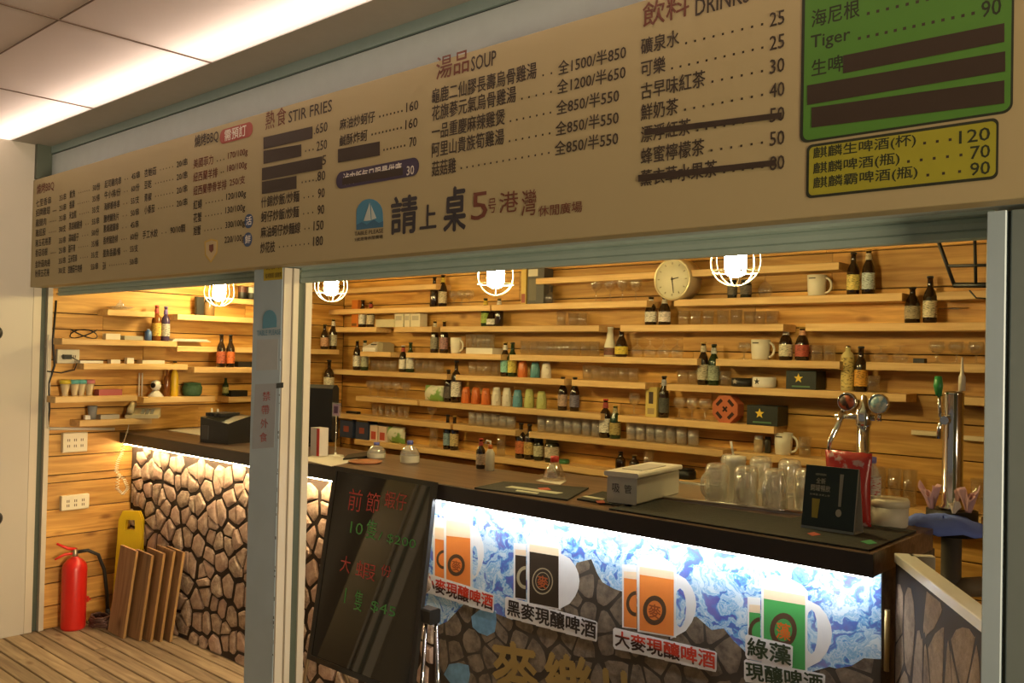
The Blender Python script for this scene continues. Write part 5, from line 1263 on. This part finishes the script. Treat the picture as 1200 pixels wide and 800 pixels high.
# sauce bottle and spray bottle behind the worktop edge
c = Vector((xat(563, 3.16, WT), 3.16, WT)); bottle(c, 'wine', 35/ppm(c), G, (.62,.50,.42), RD, RC, 'soy sauce bottle with red neck at the worktop back edge', rs=.022)
c = Vector((xat(574, 3.14, WT), 3.14, WT)); t = thing('spray_bottle', 'white spray bottle with orange nozzle behind the worktop', 'bottle', c); k = ppm(c)
MB().lathe([(.020,0),(.022,.004),(.022,.085),(.010,.105)], 14).build('bottle_body', mat('spray_milky', (.55,.50,.42), .4), t); MB().lathe([(.011,.104),(.011,.124),(.0001,.126)], 10).build('collar', mat('orange_collar', (.60,.15,.03), .4), t)
MB().tube([(0,0,.124),(0,0,.140),(-.024,0,.142),(-.030,0,.128)], .005, 6).build('nozzle', WHITE, t)
# bar mats
MATB = mat('bar_mat_black', (.018,.019,.016), .7, noise=.3, nscale=90, bump=.4)
def barmat(pxs, label, prints):
    t = flat('bar_mat', pxs, .006, MATB, label, 'mat'); t.children[0].name = 'mat_rubber'
    for p in prints:
        P = [wk(a, b, WT+.0075) for a, b in p[0]]; MB().poly([q-t.location for q in P], (0,0,-.001)).build('mat_print', p[1], t)
PRW = mat('mat_print_white', (.55,.55,.42), .6); PRR = mat('mat_print_red', (.50,.09,.05), .6); PRG = mat('mat_print_green', (.05,.30,.12), .6)
barmat([(556,571),(590,564),(690,571),(665,585)], 'black rubber bar mat left of the straw box', [([(592,570.5),(600,569),(660,577),(652,578.5)],PRW), ([(604,575),(606,573.5),(632,577),(629,578.5)],PRW), ([(630,571.5),(642,571),(646,573.5),(634,574)],PRR)])
barmat([(676,584),(706,575.5),(744,582),(740,594)], 'small black bar mat under the straw box', [([(682,581.5),(688,580.5),(709,584),(706,585.5)],PRW), ([(698,586.5),(708,586),(709,589),(700,589)],PRR)])
mp_ = [(-1.90,2.675),(-.965,2.675),(-.965,3.10),(-1.33,3.10),(-1.36,3.0),(-1.90,3.0)]
t = thing('bar_mat', 'long black bar mat along the front edge under the tent card', 'mat', (-1.4, 2.9, WT+.0004))
MB().poly([Vector((a+1.4, b-2.9, .006)) for a, b in mp_], (0,0,-.006)).build('mat_rubber', MATB, t)
for pxs, m_ in (([(1008,634),(1020,632),(1028,636),(1018,637.5)],PRG), ([(946,624.5),(954,623),(962,626),(952,627.5)],PRR)):
    MB().poly([wk(a, b, WT+.0075)-t.location for a, b in pxs], (0,0,-.001)).build('mat_print', m_, t)
# squeeze bottle on napkin
c = wk(646, 563); flat('napkin', [(628,563),(642,559),(664,563),(656,568)], .002, mat('napkin', (.60,.54,.46), .8), 'folded white napkin under the red-capped bottle', 'napkin')
c = wk(649.5, 562.5); c.z = WT+.0025; k = ppm(c); t = thing('sugar_bottle', 'clear cone bottle with red cap on a napkin', 'bottle', c)
MB().lathe([(13/k,0),(13.5/k,.004),(13/k,6/k),(7/k,18/k),(4/k,22/k)], 16).build('bottle_body', glass('clear_dense', (.80,.74,.66), .5, .1), t); MB().lathe([(5.2/k,21/k),(5/k,27.5/k),(.0001,28/k)], 14).build('cap', RC, t)
# straw box
P0 = wk(711, 590); P1 = wk(746, 594.5); k = ppm(P0); u = (P1-P0); L0 = u.length; ang = math.atan2(u.y, u.x)
P2 = wk(786, 578); dd = (P2-P1); 
t = thing('straw_box', 'white plastic box with lid and handwritten characters', 'box', P0+Vector((0,0,.0076)), ang)
H0 = 31/k; L1 = .37; L0 = max(L0, .10)
MB().cbox(0, L0, 0, L1, 0, H0, .006).build('box_body', mat('straw_box_white', (.62,.60,.53), .45), t)
MB().cbox(-.010, L0+.010, -.010, L1+.010, H0, H0+.018, .005).build('lid', WHITE, t); MB().cbox(.02, L0-.02, .08, L1-.08, H0+.018, H0+.021, .002).build('lid_panel', mat('lid_grey', (.52,.48,.46), .5), t)
bpy.context.view_layer.update(); sink('sb', 'handwriting', mat('marker_black', (.04,.035,.03), .6), t)
R3 = Matrix.Rotation(ang, 3, 'Z')
for ch_, u0 in (('吸', .18), ('管', .58)): queue(ch_, t.location+R3 @ Vector((L0*u0, -.0012, H0*.40)), R3 @ EX, EZ, L0*.25, H0*.32, 'sb', 0)
flush()
# stainless drip tray
tr = [wk(750,583), wk(790,567), wk(960,586), wk(944,604.5)]; c = sum(tr, Vector())/4
t = thing('drip_tray', 'long stainless steel drip tray under the beer mugs', 'tray', (c.x, c.y, WT+.0004)); pts = [Vector((q.x-c.x, q.y-c.y, 0)) for q in tr]
MB().poly(pts, (0,0,.008)).build('tray_base', STEEL, t); MB().tube([q+Vector((0,0,.012)) for q in pts], .006, 6, closed=True).build('tray_rim', STEEL, t)
# upside-down glass beer mugs
def beermug(px, py, rz, label, zz=WT+.009):
    c = at(px, py, z=zz); t = thing('beer_mug', label, 'mug', c, rz, 'glass beer mugs upside down on the steel tray'); g = CLEARB
    def body():
        mb = MB().lathe([(.044,0),(.046,.003),(.046,.125),(.040,.142),(.030,.148),(.0001,.146)], 20)
        mb.lathe([(.040,.001),(.040,.122),(.0001,.126)], 20, cap=False); return mb
    part(t, 'mug_body', 'bm', body, g)
    part(t, 'handle', 'bmh', lambda: MB().tube([(.044+.032*math.sin(PI*q/8), 0, .07+.045*math.cos(PI*q/8)) for q in range(9)], .008, 8), g)
fr_ = [(840,588,-1.9,'front row, leftmost'), (874,592,-1.5,'front row, second from left'), (908,596,-1.7,'front row, third from left')]
bk_ = [(857,573,1.3,'back row, leftmost'), (891,577,1.6,'back row, second from left'), (925,581,1.2,'back row, third from left'), (944,596,.2,'half hidden behind the tent card')]
for a in fr_+bk_: beermug(a[0], a[1], a[2], 'upside-down glass beer mug on the tray, '+a[3])
# white lidded pot with spoon
c = Vector((xat(859, 3.30, WT), 3.30, WT-.002)); c = Vector((xat(859,3.18,WT), 3.20, WT)); k = ppm(c)
t = thing('condiment_pot', 'white lidded pot with a spoon behind the beer mugs', 'pot', c); MB().lathe([(.034,0),(.036,.01),(.036,.155),(.038,.157),(.038,.18),(.0001,.183)], 18).build('pot_body', WHITE, t); MB().tube([(-.012,0,.18),(-.024,0,.235)], .005, 6).build('spoon', WHITE, t)
# tent card
c0 = wk(938.5, 617.5, WT+.007); c1 = wk(1001, 627, WT+.007); u = c1-c0; L = u.length; ang = math.atan2(u.y, u.x); k = ppm((c0+c1)/2); Hh = 74/k
t = thing('tent_card', 'dark green beer tent card on the bar mat', 'card', c0, ang); lean = .035; dep = .075
M3 = Matrix.Rotation(ang, 3, 'Z')
def tc_(u_, v_, o=0): return Vector((u_*L, lean*v_+o*-1, v_*Hh))
cg = mat('card_dark_green', (.014,.026,.014), .3)
MB().poly([tc_(0,0),tc_(1,0),tc_(1,1),tc_(0,1)], (0,.002,0)).build('front_sheet', cg, t)
MB().poly([Vector((0,dep,0)),Vector((L,dep,0)),tc_(1,1)+Vector((0,.004,0)),tc_(0,1)+Vector((0,.004,0))], (0,-.002,0)).build('back_sheet', mat('card_silver', (.45,.42,.38), .4), t)
MB().box(0, L, 0, dep, -.0005, .0015).build('base_sheet', mat('card_silver', (.45,.42,.38), .4), t)
MB().poly([tc_(.985,0,.001),tc_(1.0,0,.001),tc_(1.0,1,.001),tc_(.985,1,.001)], (0,.004,0)).build('edge_strip', mat('card_silver', (.45,.42,.38), .4), t)
MB().poly([tc_(0,.0,.001),tc_(1,.0,.001),tc_(1,.04,.001),tc_(0,.04,.001)], (0,.002,0)).build('bottom_strip', mat('card_strip', (.22,.26,.28), .4), t)
pw_ = mat('card_print_pale', (.48,.46,.38), .5)
MB().poly([tc_(.66,.90,.0012),tc_(.73,.90,.0012),tc_(.72,.40,.0012),tc_(.67,.40,.0012)][:4], (0,.0008,0)).build('tap_picture', mat('card_grey', (.30,.30,.27), .5), t)
MB().poly([tc_(.685+.055*math.cos(PI*q/6), .30+.06*math.sin(PI*q/6), .0012) for q in range(12)], (0,.0008,0)).build('emblem_picture', pw_, t)
MB().poly([tc_(.19,.18,.0012),tc_(.30,.18,.0012),tc_(.32,.48,.0012),tc_(.17,.48,.0012)], (0,.0008,0)).build('glass_picture', mat('card_beer', (.38,.30,.04), .5), t)
bpy.context.view_layer.update(); sink('tc', 'card_lettering', pw_, t); sl = Vector((0, lean, Hh)).normalized()
for txt, u0, u1, v0, vh in (('全新', .22, .40, .72, .09), ('開罐暢飲', .13, .50, .60, .10), ('生啤酒 冰涼上市', .12, .50, .53, .03), ('HEINEKEN', .20, .40, .85, .03)):
    queue(txt, t.location+M3 @ tc_(u0, v0, .0016), M3 @ EX, M3 @ sl, (u1-u0)*L, vh*Hh*1.02, 'tc', 0)
flush()
# red bag, water bottle, white tub
RBAG = blotch('red_film', (.40,.03,.025), (.48,.30,.30), 26, .64, .25)
c = wk(992, 612); yb_ = 3.03; t_, _, _ = bag(966, 1021, 526, 612, WT, RBAG, 'red snack bag standing behind the tent card', y=yb_+.02, d=.03)
c = Vector((xat(1021, 3.13, WT), 3.13, WT)); k = ppm(c)
t = thing('water_bottle', 'clear water bottle with blue cap right of the red bag', 'bottle', c)
MB().lathe([(.026,0),(.029,.006),(.027,.04),(.029,.06),(.027,.08),(.029,.10),(.028,.17),(.012,.205),(.011,.215)], 16).build('bottle_body', CLEARB, t); MB().lathe([(.0145,.212),(.0145,.232),(.0001,.234)], 12).build('cap', mat('cap_violet', (.18,.16,.42), .4), t)
MB().lathe([(.0298,.105),(.0298,.165)], 16, cap=False).build('bottle_label', labelmat((.60,.55,.45), (.45,.05,.04)), t)
c = Vector((xat(1041, 3.155, WT), 3.155, WT)); t = thing('plastic_tub', 'round cream tub with lid at the worktop end', 'tub', c)
MB().lathe([(.058,0),(.062,.004),(.064,.075)], 24).build('tub_body', OFFWHITE, t); MB().lathe([(.067,.068),(.067,.088),(.062,.095),(.0001,.096)], 24).build('lid', mat('tub_lid', (.70,.62,.44), .4), t)

# ------------------------------------------------------------------ beer taps
c = Vector((xat(1012, 3.27, WT), 3.20, WT)); c.x = at(1011, 560, y=3.20).x
t = thing('beer_tap', 'chrome beer tap tower with two round badges', 'beer tap', c); k = ppm(c)
zt = at(1011, 500, y=3.20).z-WT
MB().lathe([(.040,0),(.040,.012),(.024,.03),(.022,zt)], 18).build('tap_column', CHROME, t); MB().lathe([(.022,zt),(.028,zt+.01),(.028,zt+.06),(.015,zt+.075),(.010,zt+.11),(.0001,zt+.115)], 16).build('tap_head', CHROME, t)
MB().tube([(-.10,0,zt+.035),(.04,0,zt+.035)], .012, 10).build('cross_pipe', CHROME, t); MB().tube([(-.075,0,zt+.05),(-.085,-.02,zt),(-.10,-.05,zt-.055),(-.105,-.05,zt-.10)], [.012,.012,.009,.007], 8).build('spout', CHROME, t)
MB().tube([(-.075,0,zt+.04),(-.072,0,zt+.09)], .009, 8).build('tap_lever', CHROME, t)
def badge(px, py, rpx, col, nm):
    b = at(px, py, y=3.16)-c; r = rpx/k
    MB().lathe([(r,.012),(r,-.004),(r*.92,-.008),(r*.86,-.006)], 24, c=b, axis=1).build('badge_ring', CHROME, t)
    MB().lathe([(r*.88,-.0055),(r*.88,-.007),(.0001,-.0075)], 24, c=b, axis=1).build(nm, col, t)
badge(992.5, 470.5, 11, blotch('badge_red', (.42,.09,.03), (.06,.03,.02), 40, .5), 'red_badge'); badge(1029.5, 473, 11.5, blotch('badge_sky', (.18,.30,.36), (.50,.50,.44), 30, .55), 'blue_badge')
MB().lathe([(.008,0),(.008,.03)], 8, c=(at(1029.5,480,y=3.17)-c)+Vector((0,.01,-.04))).build('badge_arm', CHROME, t)
# second tap: thick chrome column on its own pillar
yt = 3.46; c = Vector((at(1115.5, 597, y=yt).x, yt, 0)); ztop = at(1116, 462, y=yt).z; zb0 = at(1116, 597, y=yt).z; k = ppm(Vector((c.x, yt, ztop)))
ped = thing('tap_pedestal', 'black round pedestal with grey pipe carrying the right tap', 'pedestal', c)
MB().lathe([(.10,zb0-.085),(.10,zb0-.045),(.085,zb0-.04),(.085,zb0),(.0001,zb0)], 24).build('pedestal_head', BLACKM, ped)
MB().lathe([(.034,.02),(.034,zb0-.085)], 18).build('pipe', mat('pipe_grey', (.10,.085,.07), .5), ped); MB().lathe([(.13,0),(.13,.015),(.04,.03)], 24).build('foot_plate', BLACKM, ped)
MB().tube([(.0,-.0,zb0-.28),(.10,.02,zb0-.26)], .035, 12).build('side_pipe', mat('pipe_tan', (.25,.19,.12), .6), ped)
t = thing('beer_tap', 'thick chrome beer tower with green handle at the right', 'beer tap', (c.x, c.y, zb0)); hh = ztop-zb0; r = 11.3/k
MB().lathe([(r*1.25,0),(r*1.25,.01),(r,.02),(r,hh-.005),(r*1.06,hh),(r*1.06,hh+.008),(r*.6,hh+.014),(.0001,hh+.014)], 26).build('tower', CHROME, t)
MB().lathe([(.015,-r-.035),(.016,-r*.6)], 12, c=(-.01,0,hh*.78), axis=1).build('faucet_body', CHROME, t)
MB().tube([(-.02,-r-.02,hh*.80),(-.028,-r-.03,hh*.72),(-.03,-r-.035,hh*.62)], .008, 8).build('faucet_spout', CHROME, t)
MB().tube([(-.028,-r-.02,hh*.80),(-.034,-r-.02,hh+.0)], .006, 8).build('faucet_stem', CHROME, t)
MB().tube([(-.034,-r-.02,hh-.005),(-.036,-r-.02,hh+.03),(-.036,-r-.02,hh+.065)], [.010,.017,.012], 12).build('tap_handle', mat('handle_green', (.03,.22,.06), .3), t)
bd = mat('brush_white', (.62,.54,.42), .5)
tag(MB().lathe([(.012,0),(.012,.05),(.006,.062),(.004,.10),(.003,.12)], 10, c=(c.x+.025, c.y+.01, ztop+.0142)).build('bottle_brush', bd), 'white nozzle standing on the chrome tower', 'nozzle')
def cloth(px, label, m, fn, thick=.003):
    o = fn(); return tag(o, label, 'cloth')
def drape(name, m, cx, cy, z, a, b, h, label, seed, rot=0):
    rr = random.Random(seed); n = 16; mth = 6; vs = []; fs = []
    for j in range(mth+1):
        v = j/mth
        for i in range(n):
            an = 2*PI*i/n; rad = v
            x = math.copysign(abs(math.cos(an))**.6, math.cos(an))*a*rad; y_ = math.copysign(abs(math.sin(an))**.6, math.sin(an))*b*rad
            dz = -h*(max(0, v-.55)/.45)**1.3*(.6+.6*math.sin(i*1.9+seed)**2)+.006*math.sin(i*1.3+j)
            vs.append((x*math.cos(rot)-y_*math.sin(rot)+cx, x*math.sin(rot)+y_*math.cos(rot)+cy, z+dz+.012))
    for j in range(mth):
        for i in range(n): fs.append((j*n+i, j*n+(i+1) % n, (j+1)*n+(i+1) % n, (j+1)*n+i))
    o = MB().add(vs, fs, True).build(name, m); mo = o.modifiers.new('thick', 'SOLIDIFY'); mo.thickness = .003
    return tag(o, label, 'cloth')
cb = at(1106, 617, y=3.19)
drape('blue_cloth', mat('cloth_blue', (.13,.20,.66), .85, noise=.1), at(1105, 612, y=3.33).x, 3.33, zb0-.020, .135, .11, .045, 'blue cleaning cloth laid on the pedestal', 4, .15)
def bunch(name, m, cx, cy, z, s, label, seed):
    """cloth tucked upright: narrow foot, folded and flaring to a ragged upper edge"""
    rr = random.Random(seed); vs = []; n, mm = 26, 8; ph = [rr.uniform(0, 6) for _ in range(4)]
    for j in range(mm+1):
        v = j/mm
        for i in range(n):
            an = 2*PI*i/n; f = .35+.75*v
            q = s*f*(1+.38*v*math.sin(4*an+ph[0])+.18*math.sin(7*an+ph[1]+v*2))
            vs.append((cx+q*math.cos(an)*.62+s*.25*v*math.sin(ph[2]), cy+q*math.sin(an)*.5, z+s*2.1*v*(.80+.22*math.sin(2*an+ph[3])+.10*math.sin(5*an+ph[1]))))
    fs = [(j*n+i, j*n+(i+1) % n, (j+1)*n+(i+1) % n, (j+1)*n+i) for j in range(mm) for i in range(n)]
    o = MB().add(vs, fs, True).build(name, m); mo = o.modifiers.new('thick', 'SOLIDIFY'); mo.thickness = .002
    return tag(o, label, 'cloth')
PK = mat('cloth_pink', (.62,.36,.38), .85, noise=.15)
bunch('pink_cloth', PK, c.x-.055, c.y-.045, zb0+.001, .042, 'crumpled pink cloth left of the chrome tower foot', 1); bunch('pink_cloth', PK, c.x+.062, c.y-.03, zb0+.001, .042, 'crumpled pink cloth right of the chrome tower foot', 2)
bunch('white_tissue', mat('tissue', (.66,.55,.45), .9), c.x+.03, c.y-.085, zb0-.0, .022, 'white tissue in front of the chrome tower foot', 3)

# ------------------------------------------------------------------ floor things on the left
c = Vector((-5.71, 2.36, 0)); t = thing('fire_extinguisher', 'red fire extinguisher standing in the left corner', 'extinguisher', c); k = 1
MB().lathe([(.064,0),(.070,.006),(.072,.02),(.072,.37),(.066,.40),(.045,.425),(.022,.437),(.020,.445)], 26).build('cylinder', RED, t)
MB().lathe([(.016,.44),(.018,.46),(.014,.48),(.012,.49)], 12).build('valve', mat('valve_brass', (.45,.38,.25), .3, metal=.8), t)
MB().tube([(.0,.01,.487),(-.01,-.04,.497),(-.015,-.105,.535)], [.010,.010,.007], 6).build('lever', RED, t); MB().tube([(0,.01,.465),(-.01,-.06,.462),(-.012,-.115,.440)], [.009,.009,.006], 6).build('carry_handle', RED, t)
MB().tube([(0,.01,.470),(.02,.07,.475),(.03,.13,.44),(.03,.17,.34),(.03,.19,.20),(.03,.20,.07)], .011, 8).build('hose', BLACKM, t); MB().tube([(.03,.199,.09),(.03,.203,.018)], [.014,.019], 8).build('nozzle', BLACKM, t)
MB().cbox(-.01,.02,.068,.095,.16,.175,.003).build('bracket_tab', RED, t); MB().box(-.008,.012,.07,.088,.15,.185).build('tab_flag', RED, t)
cc = Vector((-5.60, 2.50, 0)); pts = []
for q in range(120): a = q*.33; pts.append((cc.x+(.085+.012*math.sin(q*.7))*math.cos(a), cc.y-.02+(.085+.012*math.cos(q*.9))*math.sin(a)*.62, .012+q*.00055+.008*math.sin(q*1.7)**2))
tag(MB().tube(pts, .0075, 6).build('coiled_cable', mat('cable_dark_red', (.09,.04,.03), .5)), 'coil of dark cable on the floor behind the extinguisher', 'cable')
# five leaning boards
fl_ = [(-5.375,2.49,.53), (-5.265,2.535,.515), (-5.205,2.575,.53), (-5.165,2.615,.545), (-5.125,2.655,.54)]
for i, (bx0, by0, hh) in enumerate(fl_):
    t = thing('leaning_board', 'brown wooden board leaning by the stone wall, %s from left' % ORD[i], 'board', (bx0, by0, 0), math.radians(6), 'wooden boards leaning in the corner')
    o = MB().cbox(-.105, .065, -.009, .009, .002, hh, .002).build('board_face', BOARDW, t); o.rotation_euler = (math.radians(-4.5), math.radians(5), 0)
    o2 = MB().box(.0652, .0662, -.008, .008, .004, hh-.003).build('board_edge', mat('board_edge_pale', (.55,.33,.12), .6), t); o2.rotation_euler = o.rotation_euler
# folded yellow floor sign
YW = mat('sign_plastic_yellow', (.72,.50,.015), .4)
t = thing('floor_sign', 'folded yellow wet floor sign leaning in the corner', 'sign', (-5.62, 2.655, 0), math.radians(38))
for s, nm in ((-.018,'front_leaf'), (.006,'back_leaf')):
    mb = MB(); yy = s; Wd, Hh_ = .085, .70
    prof = [(-Wd*1.1,0),(Wd*1.1,0),(Wd*.9,Hh_*.93),(Wd*.65,Hh_),(-Wd*.65,Hh_),(-Wd*.9,Hh_*.93)]
    hole = [(-.035,Hh_*.83),(.035,Hh_*.83),(.030,Hh_*.92),(-.030,Hh_*.92)]
    # leaf with a hand hole: strips around the hole
    def strip(pl): mb.poly([Vector((x, yy, z)) for x, z in pl], (0,.014,0))
    zl, zh = Hh_*.83, Hh_*.92; xl = lambda z: Wd*(1.1-.2*z/(Hh_*.93))
    strip([(-xl(0),0),(xl(0),0),(xl(zl),zl),(-xl(zl),zl)]); strip([(-xl(zl),zl),(-.035,zl),(-.030,zh),(-xl(zh),zh)]); strip([(.035,zl),(xl(zl),zl),(xl(zh),zh),(.030,zh)]); strip([(-xl(zh),zh),(xl(zh),zh),(Wd*.6,Hh_),(-Wd*.6,Hh_)])
    o = mb.build(nm, YW, t); o.rotation_euler = (math.radians(-2.5), 0, 0)
mk = MB(); mk.poly([Vector((x, -.0195, z)) for x, z in ((-.05,.36),(.05,.36),(0,.46))], (0,.001,0)); o = mk.build('warning_triangle', mat('tri_dark', (.30,.12,.02), .5), t); o.rotation_euler = (math.radians(-2.5), 0, 0)
# dark round discs for unidentified dark spots on the cream side wall
for py, s, w in ((390, .07, 'upper'), (607, .07, 'lower')):
    a = at(-3, py, x=XL); t = thing('wall_disc', 'dark round %s bumper on the side wall at the frame edge' % w, 'disc', (XL, a.y-.02, a.z))
    MB().lathe([(.045,0),(.045,.015),(.03,.03),(.0001,.034)], 20, axis=0).build('disc_body', BLACKM, t)

# ------------------------------------------------------------------ printed and fitted pieces belong to the part they sit on
BODY = ('bottle_glass', 'box_body', 'mug_body', 'jar_body', 'bottle_body', 'casing', 'screen_case', 'socket_box', 'bowl', 'phone_base', 'printer_case', 'top_board', 'door_leaf', 'dial', 'basket_body', 'can_body', 'glass_jar', 'tap_head', 'display_case', 'jug_body', 'front_sheet', 'carton_body', 'mat_rubber', 'block_body')
SUBS = ('printed_panel', 'star_emblem', 'printed_mark', 'bottle_label', 'neck_label', 'jar_label', 'display_window', 'socket_slots', 'keypad', 'front_badge', 'front_edge', 'printed_stones', 'hour_marks', 'can_band', 'display_screen', 'screen', 'jug_label', 'tap_picture', 'glass_picture', 'emblem_picture', 'red_panel', 'mat_print', 'vent_slots', 'card_lettering')
for o in list(COL.objects):
    if o.parent is None and 'category' in o.keys():
        b = [c for c in o.children if c.name.split('.')[0] in BODY]
        if not b: continue
        if len([c for c in o.children if c.name.split('.')[0] not in SUBS]) < 2: continue
        for c in list(o.children):
            if c.name.split('.')[0] in SUBS and c is not b[0]: c.parent = b[0]
